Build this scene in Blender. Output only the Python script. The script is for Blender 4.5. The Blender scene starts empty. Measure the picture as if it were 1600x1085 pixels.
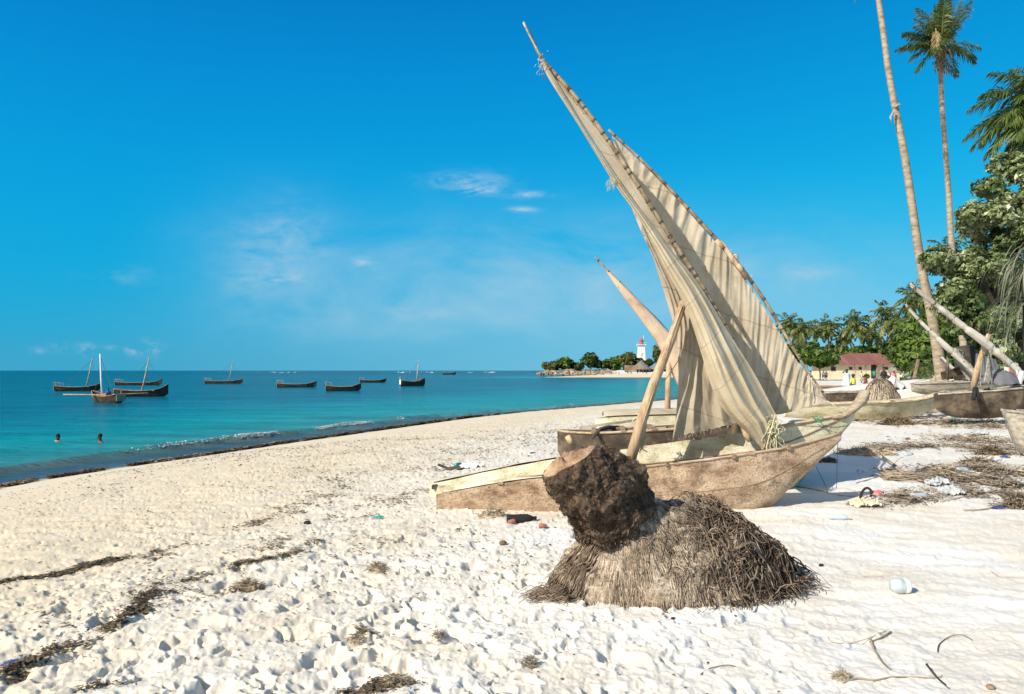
import bpy, math, random
import numpy as np
from mathutils import Vector, Matrix, noise as mnoise
R = math.radians
random.seed(7); rng = np.random.default_rng(7)
scene = bpy.context.scene
F = 1100.0; H = 3.0                       # focal length in photo pixels, eye height over the sea
# ---------------- camera
cam = bpy.data.cameras.new("Camera"); cam_o = bpy.data.objects.new("Camera", cam)
scene.collection.objects.link(cam_o); scene.camera = cam_o
cam_o.location = (0, 0, H); cam_o.rotation_euler = (R(90), 0, 0)
cam.sensor_width = 36; cam.lens = 36*F/1600; cam.shift_y = 36.5/1600
cam.clip_start = .05; cam.clip_end = 20000
# ---------------- exposure
scene.view_settings.view_transform = 'Standard'; scene.view_settings.look = 'None'
scene.view_settings.gamma = 1; scene.view_settings.exposure = 0.45
scene.render.engine = 'CYCLES'
scene.cycles.use_denoising = True
scene.cycles.max_bounces = 6; scene.cycles.transparent_max_bounces = 8
# ---------------- sun
SAZ = Vector((.80, .60)); SEL = R(36)      # direction the light travels, elevation
sd = Vector((SAZ.x*math.cos(SEL), SAZ.y*math.cos(SEL), -math.sin(SEL)))
sun = bpy.data.lights.new("Sun", 'SUN'); sun_o = bpy.data.objects.new("Sun", sun)
scene.collection.objects.link(sun_o); sun.energy = 4.6; sun.angle = R(.5); sun.color = (1, .93, .81)
sun_o.rotation_euler = sd.to_track_quat('-Z', 'Y').to_euler()
# ---------------- sky
world = bpy.data.worlds.new("World"); scene.world = world; world.use_nodes = True
def build_world():
    nt = world.node_tree; N = nt.nodes; L = nt.links; N.clear()
    out = N.new('ShaderNodeOutputWorld'); bg = N.new('ShaderNodeBackground')
    L.new(bg.outputs[0], out.inputs[0])
    tc = N.new('ShaderNodeTexCoord'); sp = N.new('ShaderNodeSeparateXYZ'); L.new(tc.outputs['Generated'], sp.inputs[0])
    def M(op, a, b=None, c=None, clamp=False):
        n = N.new('ShaderNodeMath'); n.operation = op; n.use_clamp = clamp
        for i, q in enumerate((a, b, c)):
            if q is None: continue
            if isinstance(q, (int, float)): n.inputs[i].default_value = q
            else: L.new(q, n.inputs[i])
        return n.outputs[0]
    def ramp(fac, pts):
        r = N.new('ShaderNodeValToRGB'); L.new(fac, r.inputs[0]); r.color_ramp.interpolation = 'B_SPLINE' if len(pts) > 3 else 'EASE'
        el = r.color_ramp.elements
        while len(el) < len(pts): el.new(.5)
        for e, (p, c) in zip(el, pts): e.position = p; e.color = (*c, 1)
        return r.outputs[0]
    def mix(f, a, b, mode='MIX'):
        m = N.new('ShaderNodeMix'); m.data_type = 'RGBA'; m.blend_type = mode
        if isinstance(f, float): m.inputs[0].default_value = f
        else: L.new(f, m.inputs[0])
        for i, q in ((6, a), (7, b)):
            if isinstance(q, tuple): m.inputs[i].default_value = (*q, 1)
            else: L.new(q, m.inputs[i])
        return m.outputs[2]
    e = sp.outputs[2]
    base = ramp(e, SKY_L)
    yy = M('MAXIMUM', sp.outputs[1], .05)
    u = M('DIVIDE', sp.outputs[0], yy); v = M('DIVIDE', sp.outputs[2], yy)
    right = ramp(e, SKY_R)
    fx = M('MULTIPLY_ADD', sp.outputs[0], .95, .46, clamp=True)
    col = mix(fx, base, right)
    sky = N.new('ShaderNodeTexSky'); sky.sky_type = 'NISHITA'; sky.sun_disc = False
    sky.sun_elevation = SEL; sky.sun_rotation = math.atan2(-SAZ.x, -SAZ.y); sky.dust_density = .3; sky.ozone_density = 3
    sk = N.new('ShaderNodeVectorMath'); sk.operation = 'SCALE'; L.new(sky.outputs[0], sk.inputs[0]); sk.inputs[3].default_value = .1
    col = mix(.02, col, sk.outputs[0])
    # unseen pale glow added round the sun, behind the camera, to grey blue shadows
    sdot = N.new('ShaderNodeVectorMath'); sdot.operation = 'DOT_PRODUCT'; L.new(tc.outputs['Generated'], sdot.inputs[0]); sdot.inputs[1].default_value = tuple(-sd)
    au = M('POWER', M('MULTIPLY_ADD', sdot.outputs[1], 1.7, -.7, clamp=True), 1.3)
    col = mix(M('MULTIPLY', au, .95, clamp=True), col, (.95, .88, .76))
    # thin clouds, placed by direction
    cv = N.new('ShaderNodeCombineXYZ'); L.new(u, cv.inputs[0]); L.new(v, cv.inputs[1])
    def nz(sx, sy, sc, det=6, rough=.6, off=0., dist=0.):
        mp = N.new('ShaderNodeMapping'); L.new(cv.outputs[0], mp.inputs[0]); mp.inputs['Scale'].default_value = (sx, sy, 1)
        mp.inputs['Location'].default_value = (off, off, 0)
        n = N.new('ShaderNodeTexNoise'); L.new(mp.outputs[0], n.inputs[0]); n.inputs['Scale'].default_value = sc
        n.inputs['Detail'].default_value = det; n.inputs['Roughness'].default_value = rough; n.inputs['Distortion'].default_value = dist
        return n.outputs[0]
    wispy = nz(1, 2.6, 16, 7, .62, .3, .4); puff = nz(1, 1.3, 38, 5, .6, 4.); veil = nz(1, 2.2, 3.6, 7, .62, 2., .5)
    wr = M('MULTIPLY_ADD', wispy, 3.6, -1.5, clamp=True); pr = M('MULTIPLY_ADD', puff, 5., -2.2, clamp=True)
    vr = M('MULTIPLY_ADD', veil, 2.4, -.75, clamp=True)
    tot = None
    for (px, py, sx, sy, a, kind) in CLOUDS:
        du = M('DIVIDE', M('SUBTRACT', u, (px-800)/F), sx/F); dv = M('DIVIDE', M('SUBTRACT', v, (579-py)/F), sy/F)
        g = M('POWER', 2.718, M('MULTIPLY', M('ADD', M('MULTIPLY', du, du), M('MULTIPLY', dv, dv)), -1.))
        t = M('MULTIPLY', M('MULTIPLY', g, {'w': wr, 'p': pr, 'v': vr}[kind]), a)
        tot = t if tot is None else M('ADD', tot, t)
    tot = M('MULTIPLY', tot, M('GREATER_THAN', sp.outputs[1], .1))
    tot = M('MINIMUM', tot, .8)
    col = mix(tot, col, (.40, .62, .76))
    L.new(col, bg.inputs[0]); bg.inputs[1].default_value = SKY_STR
SKY_STR = .74
SKY_L = [(0, (.05, .37, .58)), (.06, (.01, .395, .67)), (.16, (.0, .40, .75)), (.30, (.0, .315, .72)), (.46, (0, .20, .58)), (1, (0, .10, .36))]
SKY_R = [(0, (.26, .62, .80)), (.07, (.15, .58, .83)), (.17, (.01, .51, .84)), (.30, (0, .375, .78)), (.46, (0, .24, .63)), (1, (0, .10, .40))]
CLOUDS = [(730, 284, 48, 13, 1.3, 'w'), (745, 298, 28, 7, 1.1, 'w'), (825, 304, 36, 5, 1.0, 'w'), (818, 328, 20, 4, 1.3, 'w'), (440, 438, 34, 8, .8, 'w'),
          (455, 370, 55, 50, .35, 'w'), (400, 420, 60, 60, .30, 'w'), (568, 412, 16, 10, .9, 'w'), (200, 432, 50, 12, .35, 'w'), (640, 487, 60, 10, .4, 'w'),
          (800, 430, 280, 75, .75, 'v'), (1150, 440, 300, 80, .5, 'v'), (600, 500, 280, 45, .45, 'v'), (420, 400, 110, 80, .45, 'v'), (1260, 425, 70, 12, .4, 'w'),
          (92, 542, 13, 8, .4, 'p'), (134, 545, 15, 10, .5, 'p'), (172, 546, 12, 6, .35, 'p'), (232, 545, 19, 11, .6, 'p'), (60, 548, 14, 5, .35, 'p'), (205, 549, 12, 6, .5, 'p'), (700, 519, 14, 2, .15, 'w')]
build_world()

# =====================================================================  helpers
C = scene.collection
def P(px, py, Y): return Vector(((px-800)*Y/F, Y, H-(py-579)*Y/F))
def tag(o, label=None, cat=None, group=None, kind=None):
    if label: o['label'] = label
    if cat: o['category'] = cat
    if group: o['group'] = group
    if kind: o['kind'] = kind
    return o
def empty(name, loc, label, cat, group=None, rz=0):
    o = bpy.data.objects.new(name, None); C.objects.link(o); o.location = loc; o.rotation_euler = (0, 0, rz); o.empty_display_size = .1
    return tag(o, label, cat, group)
def root_off(p):
    v = Vector((0, 0, 0))
    while p is not None: v += Vector(p.location); p = p.parent
    return v
class MB:
    def __init__(s): s.v = []; s.f = []
    def add(s, vs, fs):
        b = len(s.v); s.v.extend([tuple(q) for q in vs]); s.f.extend([tuple(i+b for i in f) for f in fs]); return s
    def tube(s, pts, rad, n=8, cap=True, flat=1., wob=0.):
        pts = [Vector(p) for p in pts]; m = len(pts)
        if not hasattr(rad, '__len__'): rad = [rad]*m
        vs = []; up = None
        for i, p in enumerate(pts):
            t = (pts[min(i+1, m-1)]-pts[max(i-1, 0)])
            t = t.normalized() if t.length > 1e-9 else Vector((0, 0, 1))
            if up is None:
                a = Vector((0, 0, 1)) if abs(t.z) < .9 else Vector((1, 0, 0)); up = t.cross(a).normalized()
            else:
                up = (up - t*up.dot(t)); up = up.normalized() if up.length > 1e-6 else t.orthogonal().normalized()
            w = t.cross(up)
            for k in range(n):
                an = 2*math.pi*k/n; r = rad[i]*(1+(random.uniform(-wob, wob) if wob else 0))
                vs.append(p+up*math.cos(an)*r+w*math.sin(an)*r*flat)
        fs = [(i*n+k, i*n+(k+1) % n, (i+1)*n+(k+1) % n, (i+1)*n+k) for i in range(m-1) for k in range(n)]
        if cap: fs.append(tuple(range(n))[::-1]); fs.append(tuple((m-1)*n+k for k in range(n)))
        return s.add(vs, fs)
    def box(s, c, size, rot=None, jit=0.):
        c = Vector(c); hx, hy, hz = [q/2 for q in size]
        vs = [Vector((x, y, z)) for x in (-hx, hx) for y in (-hy, hy) for z in (-hz, hz)]
        if rot is not None: vs = [rot @ q for q in vs]
        vs = [q+c+Vector([random.uniform(-jit, jit) for _ in range(3)]) for q in vs]
        return s.add(vs, [(0, 1, 3, 2), (4, 6, 7, 5), (0, 4, 5, 1), (2, 3, 7, 6), (0, 2, 6, 4), (1, 5, 7, 3)])
    def beam(s, a, b, w, h, up=(0, 0, 1)):
        a = Vector(a); b = Vector(b); t = (b-a).normalized(); u = Vector(up); sd_ = t.cross(u).normalized(); u = sd_.cross(t)
        vs = [p+sd_*x*w/2+u*z*h/2 for p in (a, b) for x in (-1, 1) for z in (-1, 1)]
        return s.add(vs, [(0, 1, 3, 2), (4, 6, 7, 5), (0, 4, 5, 1), (2, 3, 7, 6), (0, 2, 6, 4), (1, 5, 7, 3)])
    def grid(s, rows, close=False):
        m = len(rows); n = len(rows[0]); vs = [q for r in rows for q in r]
        return s.add(vs, [(i*n+k, i*n+(k+1) % n, (i+1)*n+(k+1) % n, (i+1)*n+k) for i in range(m-1) for k in range(n if close else n-1)])
    def lathe(s, c, prof, n=16, rot=None):
        rows = []
        for r, z in prof:
            row = []
            for k in range(n):
                a = 2*math.pi*k/n; q = Vector((r*math.cos(a), r*math.sin(a), z))
                row.append((rot @ q if rot is not None else q)+Vector(c))
            rows.append(row)
        return s.grid(rows, True)
    def blob(s, c, rad, nu=16, nv=10, amp=.15, fr=2., rot=None, seed=0.):
        rows = []
        for j in range(nv+1):
            th = math.pi*j/nv; row = []
            for k in range(nu):
                a = 2*math.pi*k/nu; d = Vector((math.sin(th)*math.cos(a), math.sin(th)*math.sin(a), math.cos(th)))
                q = 1+amp*mnoise.noise(d*fr+Vector((seed, seed*2, 0)))*2
                w = Vector((d.x*rad[0], d.y*rad[1], d.z*rad[2]))*q
                row.append((rot @ w if rot is not None else w)+Vector(c))
            rows.append(row)
        return s.grid(rows, True)
    def build(s, name, mat, parent=None, smooth=True, loc=None, origin=None):
        off = Vector((0, 0, 0))
        if parent is not None: off = root_off(parent)
        elif origin is not None: off = Vector(origin)
        me = bpy.data.meshes.new(name)
        vs = [(q[0]-off.x, q[1]-off.y, q[2]-off.z) for q in s.v]
        me.from_pydata(vs, [], s.f); me.update()
        if smooth: me.polygons.foreach_set('use_smooth', [True]*len(me.polygons))
        me.materials.append(mat)
        o = bpy.data.objects.new(name, me); C.objects.link(o); o.parent = parent
        if parent is None and origin is not None: o.location = off
        return o
def npmesh(name, V, Fq, mat, parent=None, smooth=False, origin=(0, 0, 0)):
    """V (n,3) array; Fq (m,k) int array."""
    me = bpy.data.meshes.new(name); k = Fq.shape[1]
    V = V-np.array(origin, float)
    me.vertices.add(len(V)); me.vertices.foreach_set('co', V.astype(np.float32).ravel())
    me.loops.add(Fq.size); me.loops.foreach_set('vertex_index', Fq.astype(np.int32).ravel())
    me.polygons.add(len(Fq)); me.polygons.foreach_set('loop_start', np.arange(len(Fq), dtype=np.int32)*k)
    me.polygons.foreach_set('loop_total', np.full(len(Fq), k, np.int32))
    if smooth: me.polygons.foreach_set('use_smooth', np.ones(len(Fq), bool))
    me.update(); me.validate(); me.materials.append(mat)
    o = bpy.data.objects.new(name, me); C.objects.link(o); o.parent = parent
    if parent is None: o.location = origin
    return o
def copy_tree(o, loc=None, rz=None, scale=None, label=None, group=None, parent=None):
    c = o.copy(); C.objects.link(c); c.parent = parent
    if loc is not None: c.location = loc
    if rz is not None: c.rotation_euler = (0, 0, rz)
    if scale is not None: c.scale = (scale,)*3 if not hasattr(scale, '__len__') else scale
    if label: c['label'] = label
    if group: c['group'] = group
    for ch in list(o.children): copy_tree(ch, parent=c)
    return c
# ---------------- materials
def mat(name, cols, scale=5., rough=.85, bump=.3, bscale=None, stretch=(1, 1, 1), island=0., detail=6., trans=0., spec=.3, metal=0., pos=None, bdist=.02, seams=None, stain=None, speck=None):
    m = bpy.data.materials.new(name); m.use_nodes = True; nt = m.node_tree; N = nt.nodes; L = nt.links
    b = N['Principled BSDF']; b.inputs['Roughness'].default_value = rough; b.inputs['Specular IOR Level'].default_value = spec
    b.inputs['Metallic'].default_value = metal
    tc = N.new('ShaderNodeTexCoord'); mp = N.new('ShaderNodeMapping'); L.new(tc.outputs['Object'], mp.inputs[0]); mp.inputs['Scale'].default_value = stretch
    if len(cols) == 1: cols = [cols[0], tuple(q*.82 for q in cols[0])]
    n = N.new('ShaderNodeTexNoise'); L.new(mp.outputs[0], n.inputs[0]); n.inputs['Scale'].default_value = scale; n.inputs['Detail'].default_value = detail; n.inputs['Roughness'].default_value = .62
    r = N.new('ShaderNodeValToRGB'); L.new(n.outputs[0], r.inputs[0]); el = r.color_ramp.elements
    while len(el) < len(cols): el.new(.5)
    k = len(cols)
    ps = pos or [.32+.36*i/(k-1) for i in range(k)]
    for e, p, c in zip(el, ps, cols): e.position = p; e.color = (*c, 1)
    col = r.outputs[0]
    def mixc(f, a, bcol, mode='MIX'):
        x = N.new('ShaderNodeMix'); x.data_type = 'RGBA'; x.blend_type = mode
        if isinstance(f, float): x.inputs[0].default_value = f
        else: L.new(f, x.inputs[0])
        L.new(a, x.inputs[6])
        if isinstance(bcol, tuple): x.inputs[7].default_value = (*bcol, 1)
        else: L.new(bcol, x.inputs[7])
        return x.outputs[2]
    for st in ((stain,) if stain else ()) + ((speck,) if speck else ()):
        sc_, c_, lo, hi, am = st
        n2 = N.new('ShaderNodeTexNoise'); L.new(tc.outputs['Object'], n2.inputs[0]); n2.inputs['Scale'].default_value = sc_; n2.inputs['Detail'].default_value = 7; n2.inputs['Roughness'].default_value = .68
        mr = N.new('ShaderNodeMapRange'); L.new(n2.outputs[0], mr.inputs[0]); mr.inputs[1].default_value = lo; mr.inputs[2].default_value = hi; mr.inputs[4].default_value = am
        col = mixc(mr.outputs[0], col, c_)
    if seams:                                                     # stitched cloth panels: thin darker lines every few decimetres
        sx, per, am = seams; s_ = N.new('ShaderNodeSeparateXYZ'); L.new(tc.outputs['Object'], s_.inputs[0])
        def mm(op, a, b_):
            x = N.new('ShaderNodeMath'); x.operation = op
            for i, q in enumerate((a, b_)):
                if isinstance(q, (int, float)): x.inputs[i].default_value = q
                elif q is not None: L.new(q, x.inputs[i])
            return x.outputs[0]
        w = mm('ADD', mm('ADD', mm('MULTIPLY', s_.outputs[0], sx), s_.outputs[2]), mm('MULTIPLY', n.outputs[0], .10))
        col = mixc(mm('MULTIPLY', mm('LESS_THAN', mm('FRACT', mm('DIVIDE', w, per), 0), .022), am), col, (.20, .15, .10))
        pn_ = N.new('ShaderNodeTexWhiteNoise'); pn_.noise_dimensions = '1D'; L.new(mm('FLOOR', mm('DIVIDE', w, per), 0), pn_.inputs['W'])
        col = mixc(mm('MULTIPLY', pn_.outputs[0], .22), col, (.42, .33, .22))
    if island:
        g = N.new('ShaderNodeNewGeometry'); mr = N.new('ShaderNodeMapRange'); L.new(g.outputs['Random Per Island'], mr.inputs[0]); mr.inputs[3].default_value = 1-island; mr.inputs[4].default_value = 1+island
        x = N.new('ShaderNodeVectorMath'); x.operation = 'SCALE'; L.new(col, x.inputs[0]); L.new(mr.outputs[0], x.inputs[3]); col = x.outputs[0]
    L.new(col, b.inputs['Base Color'])
    if bump:
        nb = N.new('ShaderNodeTexNoise'); L.new(mp.outputs[0], nb.inputs[0]); nb.inputs['Scale'].default_value = bscale or scale*4; nb.inputs['Detail'].default_value = 8; nb.inputs['Roughness'].default_value = .65
        bp = N.new('ShaderNodeBump'); L.new(nb.outputs[0], bp.inputs['Height']); bp.inputs['Strength'].default_value = bump; bp.inputs['Distance'].default_value = bdist
        L.new(bp.outputs[0], b.inputs['Normal'])
    if trans:
        t = N.new('ShaderNodeBsdfTranslucent'); L.new(col, t.inputs[0]); ms = N.new('ShaderNodeMixShader'); ms.inputs[0].default_value = trans
        L.new(b.outputs[0], ms.inputs[1]); L.new(t.outputs[0], ms.inputs[2]); L.new(ms.outputs[0], N['Material Output'].inputs[0])
    return m
MT = {}
MT['driftwood'] = mat('driftwood', [(.16, .12, .085), (.36, .29, .21), (.50, .42, .31)], 3, bump=.6, stretch=(1, 1, 6), bscale=14)
MT['brown_hull'] = mat('brown_hull', [(.19, .115, .07), (.42, .29, .19), (.52, .385, .265), (.62, .48, .35)], 3.2, bump=.8, stretch=(.8, .8, 1.6), bscale=30, stain=(2.6, (.08, .052, .035), .52, .68, .85), speck=(48, (.12, .075, .045), .50, .64, .75))
MT['cream_hull'] = mat('cream_hull', [(.38, .33, .19), (.60, .535, .36), (.70, .64, .47), (.76, .70, .54)], 2.6, bump=.6, stretch=(1, 1, 2.4), bscale=26, stain=(3.1, (.22, .20, .085), .52, .72, .8), speck=(40, (.18, .14, .07), .54, .68, .75))
MT['dark_hull'] = mat('dark_hull', [(.035, .028, .022), (.10, .075, .055), (.22, .17, .12)], 3, bump=.5, bscale=20, stain=(4, (.30, .24, .17), .58, .75, .6))
MT['sea_hull'] = mat('sea_hull', [(.02, .015, .012), (.06, .045, .035), (.12, .09, .06)], 2, bump=.2)
MT['sea_stern'] = mat('sea_stern', [(.35, .2, .13), (.5, .38, .28)], 2, bump=.2)
MT['rail'] = mat('rail', [(.22, .15, .09), (.44, .33, .22), (.56, .45, .33)], 5, bump=.5, stretch=(.6, 3, 3), bscale=22)
MT['plank'] = mat('plank', [(.13, .08, .05), (.30, .20, .13), (.42, .30, .20)], 5, bump=.5, stretch=(.5, 3, 3), bscale=20)
MT['grey_plank'] = mat('grey_plank', [(.16, .14, .11), (.36, .32, .26), (.50, .45, .37)], 4, bump=.5, stretch=(.5, 3, 3), bscale=20)
MT['pole'] = mat('pole', [(.24, .15, .09), (.45, .32, .20), (.58, .44, .30)], 4, bump=.5, stretch=(3, 3, .6), bscale=18, speck=(24, (.14, .09, .05), .60, .72, .6))
MT['bamboo'] = mat('bamboo', [(.10, .07, .04), (.27, .20, .12), (.44, .35, .23)], 6, bump=.4, bscale=30)
MT['cord'] = mat('cord', [(.05, .045, .035), (.16, .13, .10)], 20, bump=.3)
MT['rope'] = mat('rope', [(.46, .42, .24), (.70, .64, .42)], 30, bump=.6, bscale=200, bdist=.003)
MT['sail'] = mat('sail', [(.31, .26, .19), (.43, .37, .28), (.50, .44, .34), (.56, .50, .40)], 1.5, bump=.35, bscale=26, trans=.16, rough=.95, spec=.1, seams=(.35, .72, .55), stain=(1.1, (.36, .27, .17), .5, .70, .8), speck=(9, (.30, .22, .13), .62, .76, .5), bdist=.012)
MT['sail_warm'] = mat('sail_warm', [(.35, .275, .18), (.49, .41, .285), (.56, .48, .345), (.61, .54, .405)], 1.3, bump=.35, bscale=24, trans=.14, rough=.95, spec=.1, seams=(-.9, .66, .45), stain=(1.4, (.40, .29, .15), .5, .70, .75), speck=(8, (.32, .23, .12), .62, .76, .5), bdist=.012)
MT['sail_pink'] = mat('sail_pink', [(.40, .26, .17), (.58, .43, .31), (.66, .54, .41)], 2, bump=.3, bscale=20, trans=.1, rough=.95)
MT['sail_grey'] = mat('sail_grey', [(.30, .28, .24), (.50, .47, .41), (.62, .58, .52)], 1.6, bump=.3, bscale=16, rough=.95)
MT['frond'] = mat('frond', [(.035, .07, .012), (.09, .14, .03), (.17, .20, .06)], 1.2, bump=0, island=.35, trans=.25, rough=.5, spec=.4)
MT['frond_far'] = mat('frond_far', [(.03, .06, .014), (.11, .15, .035), (.32, .30, .11)], .35, bump=0, island=.4, trans=.2, rough=.55, spec=.3)
MT['frond_dry'] = mat('frond_dry', [(.22, .15, .07), (.38, .29, .16)], 2, bump=0, island=.3, trans=.15)
MT['pandan'] = mat('pandan', [(.06, .075, .04), (.15, .17, .11), (.28, .28, .20)], 1.5, bump=0, island=.35, trans=.15)
MT['leaf_broad'] = mat('leaf_broad', [(.06, .10, .03), (.14, .19, .065), (.27, .32, .15), (.42, .46, .29)], .9, bump=0, island=.45, trans=.22, rough=.38, spec=.5)
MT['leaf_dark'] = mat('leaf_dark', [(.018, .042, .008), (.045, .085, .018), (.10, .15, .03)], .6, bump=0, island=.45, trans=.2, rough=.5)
MT['leaf_mid'] = mat('leaf_mid', [(.03, .07, .010), (.075, .13, .02), (.16, .22, .04)], .5, bump=0, island=.45, trans=.22, rough=.5)
MT['leaf_olive'] = mat('leaf_olive', [(.05, .065, .018), (.10, .12, .035), (.17, .18, .06)], .3, bump=0, island=.4, trans=.2, rough=.6)
MT['bark'] = mat('bark', [(.12, .095, .07), (.22, .18, .135), (.32, .27, .20)], 3, bump=.6, bscale=12, stretch=(1, 1, 2.5))
MT['palm_bark'] = mat('palm_bark', [(.18, .14, .10), (.34, .275, .20), (.46, .385, .29)], 3, bump=.6, bscale=14, stretch=(1, 1, 3), bdist=.03)
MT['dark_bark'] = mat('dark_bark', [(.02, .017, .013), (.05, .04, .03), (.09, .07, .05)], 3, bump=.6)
MT['stump_dark'] = mat('stump_dark', [(.035, .022, .014), (.10, .066, .043), (.24, .17, .12)], 16, bump=1., bscale=60, bdist=.03, island=0., speck=(55, (.24, .17, .11), .56, .68, .75))
MT['stump_cut'] = mat('stump_cut', [(.14, .08, .045), (.30, .19, .11), (.50, .37, .24)], 7, bump=.7, bscale=40)
MT['mound'] = mat('mound', [(.11, .08, .055), (.33, .265, .19), (.49, .41, .32), (.60, .53, .43)], 17, bump=.9, bscale=60, bdist=.02, speck=(48, (.09, .06, .04), .50, .62, .8))
MT['fibre'] = mat('fibre', [(.14, .10, .07), (.31, .245, .18), (.48, .40, .31)], 6, bump=0, island=.5)
MT['fibre_dark'] = mat('fibre_dark', [(.03, .018, .011), (.07, .045, .028), (.14, .095, .06)], 8, bump=0, island=.55)
MT['root'] = mat('root', [(.07, .045, .03), (.19, .14, .10), (.38, .30, .22)], 8, bump=.4, island=.45)
MT['white_wall'] = mat('white_wall', [(.78, .77, .74), (.84, .83, .80)], 1, bump=.1)
MT['red'] = mat('red', [(.45, .06, .07), (.55, .10, .10)], 1, bump=.1)
MT['thatch'] = mat('thatch', [(.10, .08, .07), (.20, .165, .14), (.28, .24, .20)], 1.5, bump=.5, stretch=(2, 2, .4))
MT['cliff'] = mat('cliff', [(.10, .075, .05), (.27, .21, .14), (.44, .36, .26)], .35, bump=.6, bscale=1.2, bdist=.6)
MT['house'] = mat('house', [(.50, .41, .26), (.62, .53, .35), (.68, .59, .42)], .5, bump=.1)
MT['roof'] = mat('roof', [(.27, .07, .06), (.36, .11, .09), (.42, .15, .12)], .5, bump=.2, stretch=(3, .3, 1))
MT['black'] = mat('black', [(.012, .012, .012), (.03, .03, .03)], 5, bump=.2)
MT['dark_gap'] = mat('dark_gap', [(.02, .02, .022), (.035, .03, .03)], 5, bump=0)
MT['skin'] = mat('skin', [(.07, .038, .024), (.10, .055, .035)], 4, bump=0, rough=.5)
MT['hair'] = mat('hair', [(.01, .008, .007), (.02, .016, .014)], 8, bump=.3)
def plain(name, c, rough=.7, c2=None, spec=.4, scale=4, bump=.1): MT[name] = mat(name, [c2 or tuple(q*.75 for q in c), c], scale, rough=rough, bump=bump, spec=spec); return MT[name]
plain('paleblue', (.62, .82, .84)); plain('yellow', (.75, .72, .12)); plain('green', (.03, .30, .13)); plain('pink', (.80, .18, .25)); plain('peach', (.75, .42, .30))
plain('white', (.78, .78, .76)); plain('navy', (.03, .06, .22)); plain('blue', (.03, .09, .35)); plain('darkcloth', (.03, .028, .03)); plain('greycloth', (.16, .16, .17)); plain('bag', (.50, .53, .54)); plain('teal', (.02, .36, .30))
MT['roof'] = mat('roof', [(.16, .065, .055), (.215, .09, .075), (.26, .12, .10)], .5, bump=.2, stretch=(3, .3, 1))
plain('cream', (.70, .62, .42)); plain('lilac', (.55, .42, .50)); plain('brownrust', (.25, .09, .06)); plain('tin', (.13, .145, .155)); plain('greentwine', (.05, .28, .12))
plain('coral', (.60, .45, .28), scale=14, bump=.8); plain('coral_red', (.42, .17, .12), scale=14, bump=.8); plain('shell', (.62, .56, .46), scale=20, bump=.6)
def glassy(name, c, a):
    m = bpy.data.materials.new(name); m.use_nodes = True; nt = m.node_tree; b = nt.nodes['Principled BSDF']
    n = nt.nodes.new('ShaderNodeTexNoise'); n.inputs['Scale'].default_value = 12
    r = nt.nodes.new('ShaderNodeValToRGB'); nt.links.new(n.outputs[0], r.inputs[0]); r.color_ramp.elements[0].color = (*[q*.8 for q in c], 1); r.color_ramp.elements[1].color = (*c, 1)
    nt.links.new(r.outputs[0], b.inputs['Base Color']); b.inputs['Roughness'].default_value = .25; b.inputs['Alpha'].default_value = a
    MT[name] = m
glassy('clear_plastic', (.62, .72, .76), .6); glassy('green_glass', (.02, .30, .26), .9)
# =====================================================================  terrain height (metres over the sea)
SHORE = np.array([(-17, -300), (-16.5, -20), (-15.5, 0), (-14.3, 10), (-13.3, 18.2), (-12.6, 20.6), (-11.1, 24.2), (-9.7, 28), (-8.0, 32), (-3.6, 42.3), (3.5, 52), (11.3, 62.5), (20, 78), (30, 105), (45, 160), (68, 230), (80, 272), (70, 286), (40, 290), (14, 296), (10, 304), (22, 318), (100, 400), (400, 700), (6000, 4000)], float)
def seg_d(x, y, pl):
    best = np.full(x.shape, 1e18)
    for (x0, y0), (x1, y1) in zip(pl[:-1], pl[1:]):
        dx, dy = x1-x0, y1-y0; L2 = dx*dx+dy*dy
        t = np.clip(((x-x0)*dx+(y-y0)*dy)/L2, 0, 1)
        best = np.minimum(best, (x-x0-t*dx)**2+(y-y0-t*dy)**2)
    return np.sqrt(best)
def shore_d(x, y):
    x = np.asarray(x, float); y = np.asarray(y, float)
    d = seg_d(x, y, SHORE)
    pol = np.vstack([SHORE, [(6000, -300)]]); ins = np.zeros(x.shape, bool)
    for (x0, y0), (x1, y1) in zip(pol, np.roll(pol, -1, 0)):
        c = ((y0 > y) != (y1 > y)); ins ^= c & (x < (x1-x0)*(y-y0)/((y1-y0) if y1 != y0 else 1e-9)+x0)
    return np.where(ins, d, -d)
def hsh(ix, iy, s):
    n = (ix.astype(np.int64)*374761393+iy.astype(np.int64)*668265263+s*1442695041) & 0xffffffff
    n = ((n ^ (n >> 13))*1274126177) & 0xffffffff; n = ((n ^ (n >> 16))*2246822519) & 0xffffffff
    return ((n ^ (n >> 15)) & 0xffffff)/float(0xffffff)
def vn(x, y, s=0):
    ix = np.floor(x); iy = np.floor(y); fx = x-ix; fy = y-iy; ix = ix.astype(np.int64); iy = iy.astype(np.int64)
    def gr(a, b):
        t = hsh(ix+a, iy+b, s)*2*np.pi; return np.cos(t)*(fx-a)+np.sin(t)*(fy-b)
    u = fx**3*(fx*(fx*6-15)+10); v = fy**3*(fy*(fy*6-15)+10)
    return ((gr(0, 0)*(1-u)+gr(1, 0)*u)*(1-v)+(gr(0, 1)*(1-u)+gr(1, 1)*u)*v)*1.6
def fbm(x, y, o=4, s=0):
    r = 0; a = 1.; t = 0
    for k in range(o): r = r+a*vn(x*2**k+k*7.3, y*2**k-k*3.1, s+k); t += a; a *= .5
    return r/t
def ss(a, b, x): t = np.clip((x-a)/(b-a), 0, 1); return t*t*(3-2*t)
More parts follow.
